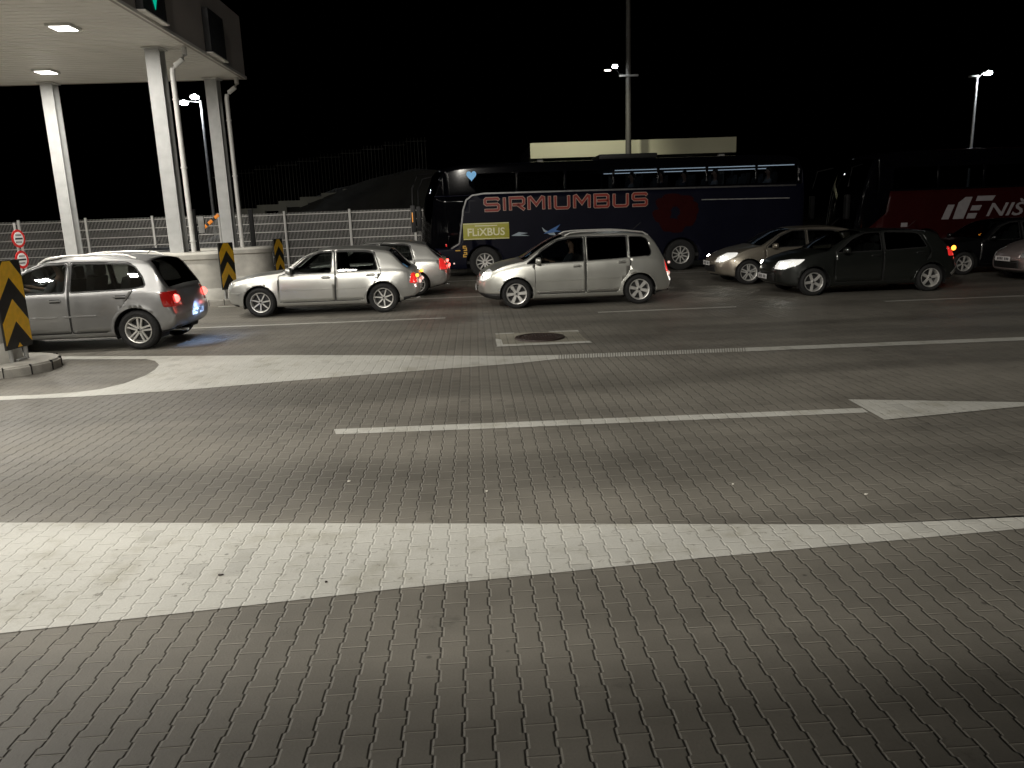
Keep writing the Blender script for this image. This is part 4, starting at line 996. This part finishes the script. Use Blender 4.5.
c_tour, _ = car(touran, carpos(touran, .86, 16.5, .99), 'light silver people carrier with roof rails and lit headlight in front of the blue coach', s=.99, paint='silver_warm', rims=(6, .26, .40, 0), lit=('head', 'tail'), rails=True, privacy=True)
c_ren, _ = car(megane, carpos(megane, 7.05, 19.7, 1.0), 'champagne silver hatchback with lit headlights half hidden behind the black car', paint='beige_paint', rims=(5, .16, .18, .14), lit=('head',))
c_blk, _ = car(mpv, carpos(mpv, 7.43, 16.68, 1.0), 'black hatchback with dazzling headlights and a lit red tail light, right of the people carrier', paint='dark_paint', rims=(5, .30, .34, 0), lit=('head', 'tail'), privacy=True)
c_pink, _ = car(megane, carpos(megane, 13.55, 17.3, 1.0), 'pale car nose lit reddish at the right edge of the picture', paint='red_lit_paint', rims=(5, .2, .25, 0), lit=())
c_hid, _ = car(golf, (-7.05 - 4.06, 21.5, 0), 'dark car whose roof shows above the concrete barrier behind the leftmost hatchback', paint='black_paint', rims=(7, .17, .12, 0), lit=('tail',))
c_dk, _ = car(wagon, carpos(wagon, 12.95, 20.0, 1.0), 'dark car in front of the red coach with a bright spoked front wheel', paint='black_paint', rims=(6, .2, .26, 0), lit=())
light('plate_lamp', 'SPOT', (polo['L'] + .10, -.1, .62), 26, (.35, .55, 1), .03, (polo['L'] - .02, 0, .38), parent=c_polo, spot=150)

# ------------------------------------------------------------------ people
def skin_mesh(name, pts, edges, m, parent=None, root=0):
    bm = bmesh.new(); sk = bm.verts.layers.skin.verify()
    vs = []
    for x, y, z, r_ in pts:
        v = bm.verts.new((x, y, z)); rr = r_ if isinstance(r_, tuple) else (r_, r_); v[sk].radius = rr; vs.append(v)
    for a, b in edges: bm.edges.new((vs[a], vs[b]))
    vs[root][sk].use_root = True
    me = bpy.data.meshes.new(name); bm.to_mesh(me); bm.free(); me.materials.append(m)
    o = bpy.data.objects.new(name, me); COL.objects.link(o)
    if parent: o.parent = parent
    a = o.modifiers.new('skin', 'SKIN'); a.use_smooth_shade = True
    b = o.modifiers.new('sub', 'SUBSURF'); b.levels = 1; b.render_levels = 1
    return o
def person(loc, label, shirt, reach=True, rz=0, hair='hair', group=None, lean=.16):
    """seated figure, facing -x, origin at the pelvis"""
    hx = -.40 if reach else -.28; hz = .32 if reach else .06
    ln = lean
    body = [(0, 0, 0, (.15, .12)), (ln * .4, 0, .20, (.14, .10)), (ln * .75, 0, .38, (.16, .10)), (ln * .85, 0, .50, .055), (ln * .80, 0, .58, .052), (ln * .72, 0, .66, .085), (ln * .66, 0, .74, .088), (ln * .72, 0, .80, .06)]
    ed = [(i, i + 1) for i in range(7)]
    for s_ in (-1, 1):
        k = len(body)
        body += [(ln * .8, s_ * .17, .43, .058), (ln * .3 - .08, s_ * .24, .22, .043), (hx + .12, s_ * .20, hz - .03, .033), (hx, s_ * .16, hz, .026), (hx - .06, s_ * .14, hz + .03, .030), (hx - .12, s_ * .12, hz + .03, .018)]
        ed += [(2, k), (k, k + 1), (k + 1, k + 2), (k + 2, k + 3), (k + 3, k + 4), (k + 4, k + 5)]
        k = len(body)
        body += [(-.10, s_ * .10, -.01, .085), (-.44, s_ * .13, .05, .062), (-.55, s_ * .13, -.18, .055), (-.66, s_ * .13, -.36, .038), (-.78, s_ * .13, -.38, .030)]
        ed += [(0, k), (k, k + 1), (k + 1, k + 2), (k + 2, k + 3), (k + 3, k + 4)]
    o = skin_mesh('person', body, ed, M['skin']); o.location = loc; o.rotation_euler = (0, 0, rz)
    tag(o, label, 'person', group)
    top = [(x, y, z, tuple(q + .014 for q in r_) if isinstance(r_, tuple) else r_ + .014) for (x, y, z, r_) in body[:3]]
    te = [(0, 1), (1, 2)]
    for s_ in (0, 1):
        k = len(top); b0 = 8 + s_ * 11
        top += [(x, y, z, r_ + .013) for (x, y, z, r_) in body[b0:b0 + 3]]; te += [(2, k), (k, k + 1), (k + 1, k + 2)]
    skin_mesh('shirt', top, te, M[shirt], o)
    leg = [(0, 0, -.01, (.16, .13))]; le = []
    for s_ in (0, 1):
        k = len(leg); b0 = 14 + s_ * 11
        leg += [(x, y, z, r_ + .012) for (x, y, z, r_) in body[b0:b0 + 4]]; le += [(0, k), (k, k + 1), (k + 1, k + 2), (k + 2, k + 3)]
    skin_mesh('trousers', leg, le, M['cloth_dark'], o)
    bm = bmesh.new(); bmesh.ops.create_uvsphere(bm, u_segments=16, v_segments=10, radius=.108)
    bmesh.ops.bisect_plane(bm, geom=bm.verts[:] + bm.edges[:] + bm.faces[:], plane_co=(-.02, 0, -.0), plane_no=(-.75, 0, -.65), clear_outer=True)
    bmesh.ops.transform(bm, matrix=Matrix.Translation((ln * .68 + .012, 0, .735)) @ Matrix.Diagonal((1, .92, 1.08, 1)), verts=bm.verts[:])
    link('hair', bm, M[hair], o)
    bm = bmesh.new()                                  # face: nose, eyes, mouth, ears
    fx_ = ln * .66 - .088
    box(bm, (fx_ - .006, 0, .700), (.035, .022, .045), .008)
    link('nose', bm, M['skin'], o)
    bm = bmesh.new()
    for s_ in (-1, 1): box(bm, (fx_ + .010, s_ * .032, .725), (.014, .022, .010), .003)
    box(bm, (fx_ + .012, 0, .662), (.014, .040, .008), .002); link('eyes', bm, M['hair'], o)
    for s_ in (-1, 1):
        bm = bmesh.new(); box(bm, (ln * .68, s_ * .090, .705), (.035, .016, .055), .007); link('ear', bm, M['skin'], o)
    return o
def driver(e, sp, s, label, shirt, **k):
    p = e.location; return person((p.x + s * sp['seatx'] + .02, p.y - s * .36, s * .66), label, shirt, **k)
driver(c_polo, polo, 1.1, 'driver in a light shirt inside the silver grey hatchback beside the large chevron board', 'cloth_light')
driver(c_tour, touran, .99, 'driver in dark clothes at the wheel of the light silver people carrier', 'cloth_dark')

# ------------------------------------------------------------------ coaches
def text(name, body, x0, x1, z0, z1, y, m, parent, th=.004, shear=0, offset=0, bold=0):
    c_ = bpy.data.curves.new(name, 'FONT'); c_.body = body; c_.extrude = th; c_.shear = shear; c_.offset = offset + bold; c_.size = 1; c_.resolution_u = 3
    t = bpy.data.objects.new(name, c_); COL.objects.link(t)
    dg = bpy.context.evaluated_depsgraph_get(); me = bpy.data.meshes.new_from_object(t.evaluated_get(dg)); bpy.data.objects.remove(t); bpy.data.curves.remove(c_)
    me.materials.clear(); me.materials.append(m)
    X = [v.co.x for v in me.vertices]; Z = [v.co.y for v in me.vertices]
    g = offset
    sx, sz = (x1 - x0) / (max(X) - min(X)), (z1 - z0) / (max(Z) - min(Z))
    for v in me.vertices:
        a, b, c__ = v.co; v.co = (x0 + (a - min(X)) * sx, y - c__, z0 + (b - min(Z)) * sz)
    me.name = name
    o = bpy.data.objects.new(name, me); COL.objects.link(o); o.parent = parent; return o
def coach(L, paint, loc, label, wins, lit_range, hubs, rims, nose_dark, windows_z, seats=()):
    W = 2.5
    sp = dict(L=L, W=W, cowl=.02, roof0=.62, bowx=2.6, rg0=L - .40, rg1=L - .06, keys=[.62],
        top=[(0, 1.0), (.02, 1.15), (.06, 1.6), (.18, 2.4), (.36, 3.05), (.62, 3.42), (1.0, 3.57), (1.6, 3.62), (4, 3.64), (L - 2, 3.64), (L - .6, 3.58), (L - .3, 3.4), (L - .12, 2.8), (L - .03, 1.8), (L, 1.2)],
        bot=[(0, .75), (.02, .5), (.08, .38), (.3, .32), (2, .30), (L - 2, .30), (L - .3, .36), (L - .04, .6), (L, .9)],
        plan=[(0, .86), (.05, .9), (.2, .95), (.6, .99), (1.5, 1), (L - 1, 1), (L - .3, .985), (L - .05, .95), (L, .9)],
        belt=[(0, 2.66), (L, 2.66)], bowf=.55, bowr=.12, tumble=.06, crown=.07,
        side=[(0, .975), (.03, .99), (.08, 1), (.25, 1), (.5, 1), (.75, 1), (.9, 1), (1, .998)])
    e = empty('coach', loc, label, 'coach', 'coaches waiting beyond the cars')
    bm, lay = shell(sp); pr = Proj(bm)
    fx, rx, Rt = hubs[0], hubs[1], .50; Ra = .60
    C_ = [[(c_ + Ra * math.cos(2 * math.pi * k / 24), .46 + Ra * math.sin(2 * math.pi * k / 24)) for k in range(24)] for c_ in hubs]
    for q in C_: cut(bm, q, .9)
    wz0, wz1 = windows_z
    P = [rpoly([(a, wz0), (b, wz0), (b, wz1), (a, wz1)], .06) for a, b in wins]
    band = [(.25, wz0 - .06), (L - .25, wz0 - .06), (L - .25, 3.57), (.25, 3.57)]
    for q in P: cut(bm, q, .8)
    cut(bm, band, .8)
    nd = nose_dark
    if nd: cut(bm, nd, .5)
    bm.normal_update(); kill = []
    for f_ in bm.faces:
        c_ = f_.calc_center_median(); ay = abs(c_.y)
        if ay > .9 and any((c_.x - q) ** 2 + (c_.z - .46) ** 2 < Ra * Ra for q in hubs): kill.append(f_); continue
        if f_[lay] in (1, 2): continue
        for i, q in enumerate(P):
            if ay > .9 and inpoly(c_.x, c_.z, q) and abs(f_.normal.y) > .4: f_[lay] = 10 + i
        if f_[lay] == 0 and ay > .9 and abs(f_.normal.y) > .4 and inpoly(c_.x, c_.z, band): f_[lay] = 3
        if nd and f_[lay] == 0 and ay > .6 and inpoly(c_.x, c_.z, nd): f_[lay] = 3
        if f_[lay] == 0 and f_.normal.z > .6 and c_.z > 3.2: f_[lay] = 3  # roof coloured dark too, standing in for the night shade on it
    bmesh.ops.delete(bm, geom=kill, context='FACES_ONLY')
    split_off(bm, lay, {0}, 'body', [M[paint], M['interior']], e, .03)
    split_off(bm, lay, {3}, 'window_band_dark_roof', [M['bus_glass_dark'], M['interior']], e, .02)
    split_off(bm, lay, {1}, 'windscreen', M['bus_glass'], e); split_off(bm, lay, {2}, 'rear_window', M['bus_glass_dark'], e)
    for i in range(len(P)):
        for s_ in (-1, 1): split_off(bm, lay, {10 + i}, 'side_window', M['bus_glass'], e, 0, s_)
    for s_ in (-1, 1):
        for c_ in hubs:
            wheel(e, c_, s_ * (W / 2 - .19), Rt, Rt, .29, .30, rims, flip=s_ > 0)
            b2 = bmesh.new(); n = 18; A = []; B = []
            for k in range(n + 1):
                t = math.pi * (-.1 + 1.2 * k / n); A.append(b2.verts.new((c_ + (Ra + .005) * math.cos(t), s_ * (W / 2 - .03), .46 + (Ra + .005) * math.sin(t)))); B.append(b2.verts.new((c_ + (Ra + .005) * math.cos(t), s_ * .7, .46 + (Ra + .005) * math.sin(t))))
            for k in range(n): b2.faces.new((A[k], A[k + 1], B[k + 1], B[k]))
            b2.faces.new(B); link('wheel_liner', b2, M['seam'], e)
    b2 = bmesh.new(); box(b2, (L / 2, 0, 1.75), (L - 1.2, W - .15, .08)); box(b2, (L / 2, .0, .5), (L - 1.2, W - .2, .1)); link('deck', b2, M['interior'], e)
    if lit_range:
        for s_ in (-1, 1):
            b2 = bmesh.new(); box(b2, ((lit_range[0] + lit_range[1]) / 2, s_ * 1.02, wz1 - .03), (lit_range[1] - lit_range[0], .04, .022)); link('strip_light', b2, M['strip_light'], e)
        light('cabin_light', 'AREA', ((lit_range[0] + lit_range[1]) / 2, 0, 3.4), 5, (.7, .85, 1), lit_range[1] - lit_range[0], ((lit_range[0] + lit_range[1]) / 2, 0, 0), parent=e, sizey=.5)
    for x in seats:
        for y in (-.85, -.40, .40, .85):
            b2 = bmesh.new(); box(b2, (x, y, 2.22), (.42, .42, .14), .04); box(b2, (x + .24, y, 2.60), (.12, .42, .72), .05, rot=Matrix.Rotation(R(12), 4, 'Y')); box(b2, (x + .34, y, 2.98), (.08, .24, .14), .03)
            link('seat', b2, M['seat'], e)
    bm.free()
    return e, pr
NW = -1.25
wins1 = [(1.9, 3.2), (3.28, 4.75), (4.83, 6.3), (6.38, 7.75), (7.83, 9.33), (9.41, 10.95), (11.03, 12.35)]
o1 = (-1.8, 25.25 + 1.25, 0)
nd = [(.05, 1.0), (1.08, .98), (1.34, 1.14), (1.49, 2.18), (1.74, 2.60), (.25, 2.60), (.05, 2.0)]
bus, bpr = coach(12.75, 'navy', o1, 'dark blue double deck coach with red SIRMIUMBUS lettering and a yellow green FLiXBUS board', wins1, (6.4, 12.3), (2.12, 8.55), (10, .16, .14, 0), nd, (2.70, 3.28), seats=[6.9, 7.8, 8.7, 9.6, 10.5, 11.4])
bm = bmesh.new(); ribbon(bm, bpr, [(1.05, .97), (1.32, 1.12), (1.49, 2.18), (1.60, 2.48), (1.80, 2.62), (2.2, 2.665), (5.8, 2.65), (12.3, 2.60)], .055, -1, .003, .012); link('chrome_strip', bm, mat('satin_strip', (.20, .20, .20), .35, .8, noise=.15), bus)
bm = bmesh.new(); ribbon(bm, bpr, [(9.2, 2.24), (12.1, 2.20)], .03, -1, .003, .01); link('side_strip', bm, M['galv'], bus)
y_ = -1.25 - .004
def stroke(bm, pts, wd, y0, y1):
    P = [Vector(p) for p in pts]; A = []; B = []
    for i, p in enumerate(P):
        d0 = (p - P[i - 1]).normalized() if i else None; d1 = (P[i + 1] - p).normalized() if i < len(P) - 1 else None
        e0 = d0 or d1; e1 = d1 or d0; n0, n1 = Vector((-e0.y, e0.x)), Vector((-e1.y, e1.x)); m_ = n0 + n1
        m_ = m_ / max(.55, m_.dot(n0)); q = p.copy()
        if d0 is None: q = p - d1 * (wd - .05) * .5
        if d1 is None: q = p + d0 * (wd - .05) * .5
        A.append(q + m_ * wd / 2); B.append(q - m_ * wd / 2)
    for i in range(len(P) - 1): prism(bm, [(A[i].x, A[i].y), (A[i + 1].x, A[i + 1].y), (B[i + 1].x, B[i + 1].y), (B[i].x, B[i].y)], y0, y1)
GL = dict(S=([[(1, .9), (.92, 1), (.08, 1), (0, .9), (0, .6), (.1, .5), (.9, .5), (1, .4), (1, .1), (.9, 0), (0, 0)]], 1.0),
    I=([[(0, 0), (0, 1)]], .0), R=([[(0, 0), (0, 1), (.9, 1), (1, .88), (1, .52), (.9, .42), (.2, .42)], [(.55, .40), (1, 0)]], .95),
    M=([[(0, 0), (0, .95), (.12, 1), (.55, .35), (.98, 1), (1.1, .95), (1.1, 0)]], 1.1), U=([[(0, 1), (0, .12), (.1, 0), (.9, 0), (1, .12), (1, 1)]], 1.0),
    B=([[(0, 0), (0, 1), (.88, 1), (.97, .9), (.97, .6), (.9, .52), (.2, .52)], [(0, 0), (.92, 0), (1, .1), (1, .44), (.92, .52)]], 1.0))
word = 'SIRMIUMBUS'; sw, hgt, gap = .40, .36, .175
tot = sum(GL[c_][1] for c_ in word) * sw + gap * (len(word) - 1); kx = (7.40 - 2.20) / tot; X_ = 2.20
for c_ in word:
    for nm, wd, dy, mk in (('letter_outline', .100, .002, 'letter_pale'), ('letter', .072, .009, 'letter_red')):
        bm = bmesh.new()
        for pl_ in GL[c_][0]: stroke(bm, [(X_ + px_ * sw * kx, 2.135 + pz_ * hgt) for px_, pz_ in pl_], wd, y_ - dy - .006, y_ - dy + .0005)
        fixn(bm); ob = link(nm, bm, M[mk], bus, smooth=False)
    X_ += (GL[c_][1] * sw + gap) * kx
bm = bmesh.new(); box(bm, (2.20, y_ - .005, 1.49), (1.48, .012, .52), .004); bd = link('route_board', bm, M['lime'], bus)
text('board_lettering', 'FLiXBUS', 1.60, 2.80, 1.34, 1.59, y_ - .016, M['lime_letter'], bd, .003, bold=.02)
bm = bmesh.new(); box(bm, (2.20, y_ - .012, 1.66), (.72, .004, .028)); link('board_line', bm, M['lime_letter'], bd)
bm = bmesh.new()
for q in ([(1.47, 1.26), (2.93, 1.26), (2.93, 1.24), (1.47, 1.24)], [(1.47, 1.74), (2.93, 1.74), (2.93, 1.72), (1.47, 1.72)]): prism(bm, q, y_ - .013, y_ - .010)
fixn(bm); link('board_border', bm, M['lime_letter'], bd, smooth=False)
for nm_, z_, pts_ in (('5', .90, [(1, 1), (0, 1), (0, .55), (1, .55), (1, 0), (0, 0)]), ('2', .70, [(0, 1), (1, 1), (1, .55), (0, .48), (0, 0), (1, 0)])):
    bm = bmesh.new(); stroke(bm, [(1.44 + a * .10, z_ + b * .13) for a, b in pts_], .035, y_ - .010, y_ + .004); fixn(bm); link('fleet_number', bm, M['gold'], bus, smooth=False)
bm = bmesh.new(); box(bm, (1.26, y_ + .008, .90), (.16, .012, .03)); link('number_dash', bm, M['gold'], bus)
random.seed(11)
bm = bmesh.new()          # red flower print
for k in range(9):
    a = k * 2.4; cx_, cz_ = 8.35 + math.cos(a) * .45, 1.85 + math.sin(a) * .42; n = 16
    prism(bm, [(cx_ + (.30 + .05 * math.sin(3 * t)) * math.cos(t), cz_ + (.26 + .05 * math.cos(2 * t)) * math.sin(t)) for t in [2 * math.pi * j / n for j in range(n)]], y_ - .004 - .0012 * k, y_ - .002)
fixn(bm); link('flower_print', bm, M['dark_red'], bus, smooth=False)
bm = bmesh.new(); bmb = bmesh.new()     # blue and grey swallow shaped prints behind the board
prism(bm, [(3.0, 1.31), (3.25, 1.42), (3.55, 1.38), (3.3, 1.35), (3.6, 1.29), (3.2, 1.30)], y_ - .006, y_ - .002)
fixn(bm); link('swallow_print', bm, M['grey_print'], bus, smooth=False); bm = bmesh.new()
prism(bm, [(4.0, 1.55), (4.12, 1.44), (4.4, 1.36), (4.45, 1.27), (4.25, 1.30), (4.05, 1.42)], y_ - .006, y_ - .002)
prism(bmb, [(4.05, 1.34), (4.25, 1.45), (4.6, 1.62), (4.45, 1.44), (4.62, 1.40), (4.3, 1.36)], y_ - .008, y_ - .004)
fixn(bm); fixn(bmb); link('swallow_print', bm, M['grey_print'], bus, smooth=False); link('swallow_print', bmb, M['blue_print'], bus, smooth=False)
bm = bmesh.new(); box(bm, (1.12, -1.235, .49), (.05, .05, .05), .02); link('marker_lamp', bm, M['tail_white'], bus)
bm = bmesh.new(); box(bm, (.90, -1.21, 1.08), (.05, .05, .09), .02); link('marker_lamp', bm, M['tail_on'], bus)
bm = bmesh.new(); box(bm, (.70, -1.195, .58), (.30, .012, .14), .003); link('side_plate', bm, mat('dull_plate', (.45, .40, .42), .5, noise=.1), bus)
# heart shaped blue lamp inside the upper front glass
bm = bmesh.new(); pts = []
for j in range(28):
    t = 2 * math.pi * j / 28; pts.append((1.80 + .011 * 16 * math.sin(t) ** 3 * .9, 3.23 + .011 * (13 * math.cos(t) - 5 * math.cos(2 * t) - 2 * math.cos(3 * t) - math.cos(4 * t))))
prism(bm, pts, -1.27, -1.255); fixn(bm); link('heart_lamp', bm, M['blue_heart'], bus, smooth=False)
# arm mirrors
for s_ in (-1, 1):
    bm = bmesh.new(); tube(bm, [(.55, s_ * 1.05, 3.35), (.10, s_ * 1.25, 3.30), (-.08, s_ * 1.32, 2.9), (-.10, s_ * 1.33, 2.4)], .022, 8); box(bm, (-.10, s_ * 1.33, 1.95), (.16, .22, .85), .05); mr = link('arm_mirror', bm, M['dark_metal'], bus)
    bm = bmesh.new(); box(bm, (-.12, s_ * 1.44, 2.0), (.03, .012, .30), .005); link('amber_marker', bm, M['amber'] if 0 else mat('amber_dim', (.6, .25, .03), .3, emit=(1, .4, .06), es=.5), mr)
bm = bmesh.new(); box(bm, (6.9, 0, 3.70), (1.9, 1.7, .16), .05); link('roof_unit', bm, M['dark_metal'], bus)
for k, (x, y, sh) in enumerate(((7.02, -.42, 'cloth_light'), (7.9, -.84, 'cloth_dark'), (8.78, -.42, 'cloth_dark'), (9.68, -.84, 'cloth_light'), (11.45, -.84, 'cloth_light'))):
    person((o1[0] + x, o1[1] + y, 2.36), ['leftmost passenger behind the lit upper windows of the blue coach', 'second passenger from left behind the lit upper windows of the blue coach', 'middle passenger of five behind the lit upper windows of the blue coach', 'second passenger from right behind the lit upper windows of the blue coach', 'rightmost passenger behind the lit upper windows of the blue coach'][k], sh, reach=False, group='passengers on the upper deck', lean=.10)
# red coach
o2 = (12.35, 25.45 + 1.25, 0)
wins2 = [(1.5 + 1.55 * k, 2.95 + 1.55 * k) for k in range(6)]
bus2, bp2 = coach(12.2, 'bus_red', o2, 'dark red coach with grey slanted logo and NIŠ lettering at the right', wins2, None, (2.7, 8.9), (8, .2, .2, 0), [(.05, 1.0), (.6, 1.0), (1.3, 1.6), (1.4, 2.3), (.25, 2.3), (.05, 2.0)], (2.36, 3.05))
sx = lambda px: 15.55 + (px - 185) / 4.8 / 29.6 - 12.35
sz = lambda py: 1.33 + (425 - py) / 4.8 / 29.6
for nm, q in (('logo_bar', [(185, 425), (212, 358), (245, 358), (220, 425)]), ('logo_stem', [(240, 425), (262, 350), (295, 325), (328, 325), (292, 425)]), ('logo_arm', [(345, 345), (352, 322), (440, 322), (425, 345)]), ('logo_arm', [(322, 388), (330, 365), (378, 365), (366, 388)]), ('logo_arm', [(305, 425), (314, 400), (358, 400), (348, 425)])):
    bm = bmesh.new(); prism(bm, [(sx(a), sz(b)) for a, b in q], y_ - .008, y_ - .002); fixn(bm); link(nm, bm, M['letter_grey'], bus2, smooth=False)
text('lettering', 'NIŠ', sx(402), sx(600), sz(418), sz(340), y_ - .004, M['letter_grey'], bus2, .004, shear=.30, bold=.012)
for (x, z) in ((2.20, .72), (4.58, .80)):
    bm = bmesh.new(); box(bm, (x, -1.258, z), (.09, .02, .06), .01); link('side_marker', bm, M['amber'], bus2)
bm = bmesh.new(); box(bm, (1.95, -1.255, 1.20), (.22, .012, .14), .004); link('side_plate', bm, M['letter_grey'], bus2)
for s_ in (-1, 1):
    bm = bmesh.new(); tube(bm, [(.5, s_ * 1.05, 3.2), (.05, s_ * 1.3, 3.1), (-.08, s_ * 1.34, 2.5)], .022, 8); box(bm, (-.08, s_ * 1.34, 1.85), (.15, .2, .8), .05); link('arm_mirror', bm, M['dark_metal'], bus2)

# ------------------------------------------------------------------ litter on the paving
random.seed(5)
for a, b, lb in ((349, 482, 'pale scrap of litter on dark paving left of centre, above the near white wedge'), (487, 492, 'tiny pale scrap on the paving straight above the middle of the near white wedge'),
        (221, 576, 'small dark speck lying on the near white wedge at the left'), (733, 485, 'pale scrap on dark paving below the long white line, right of centre'),
        (866, 495, 'tiny pale scrap below the white triangle at the right'), (326, 583, 'dark crumb near the lower edge of the near white wedge')):
    x, y = gp(a, b); bm = bmesh.new(); r_ = random.uniform(.005, .009)
    pts = [(x + r_ * random.uniform(.6, 1.3) * math.cos(t) * 1.5, y + r_ * random.uniform(.6, 1.3) * math.sin(t)) for t in [2 * math.pi * j / 7 for j in range(7)]]
    prism(bm, pts, .0055, .011, 'XY'); fixn(bm)
    o = link('litter_scrap', bm, M['iron' if 'dark speck' in lb or 'crumb' in lb else 'litter']); tag(o, lb, 'litter', 'scraps of litter on the paving')

# the vehicle the picture is taken from stands right behind the viewpoint and shades the nearest paving
e = empty('viewing_coach', (0, 0, 0), 'plain coach beside the viewpoint, outside the picture, shading the nearest paving', 'coach')
bm = bmesh.new(); box(bm, (1.5, -1.55, 1.95), (12.5, 2.5, 3.2), .15); link('body', bm, M['bus_black'], e)
for xx in (-2.4, 4.8):
    for yy in (-.45, -2.65): wheel(e, xx, yy, .5, .5, .29, .28, (8, .2, .2, 0))
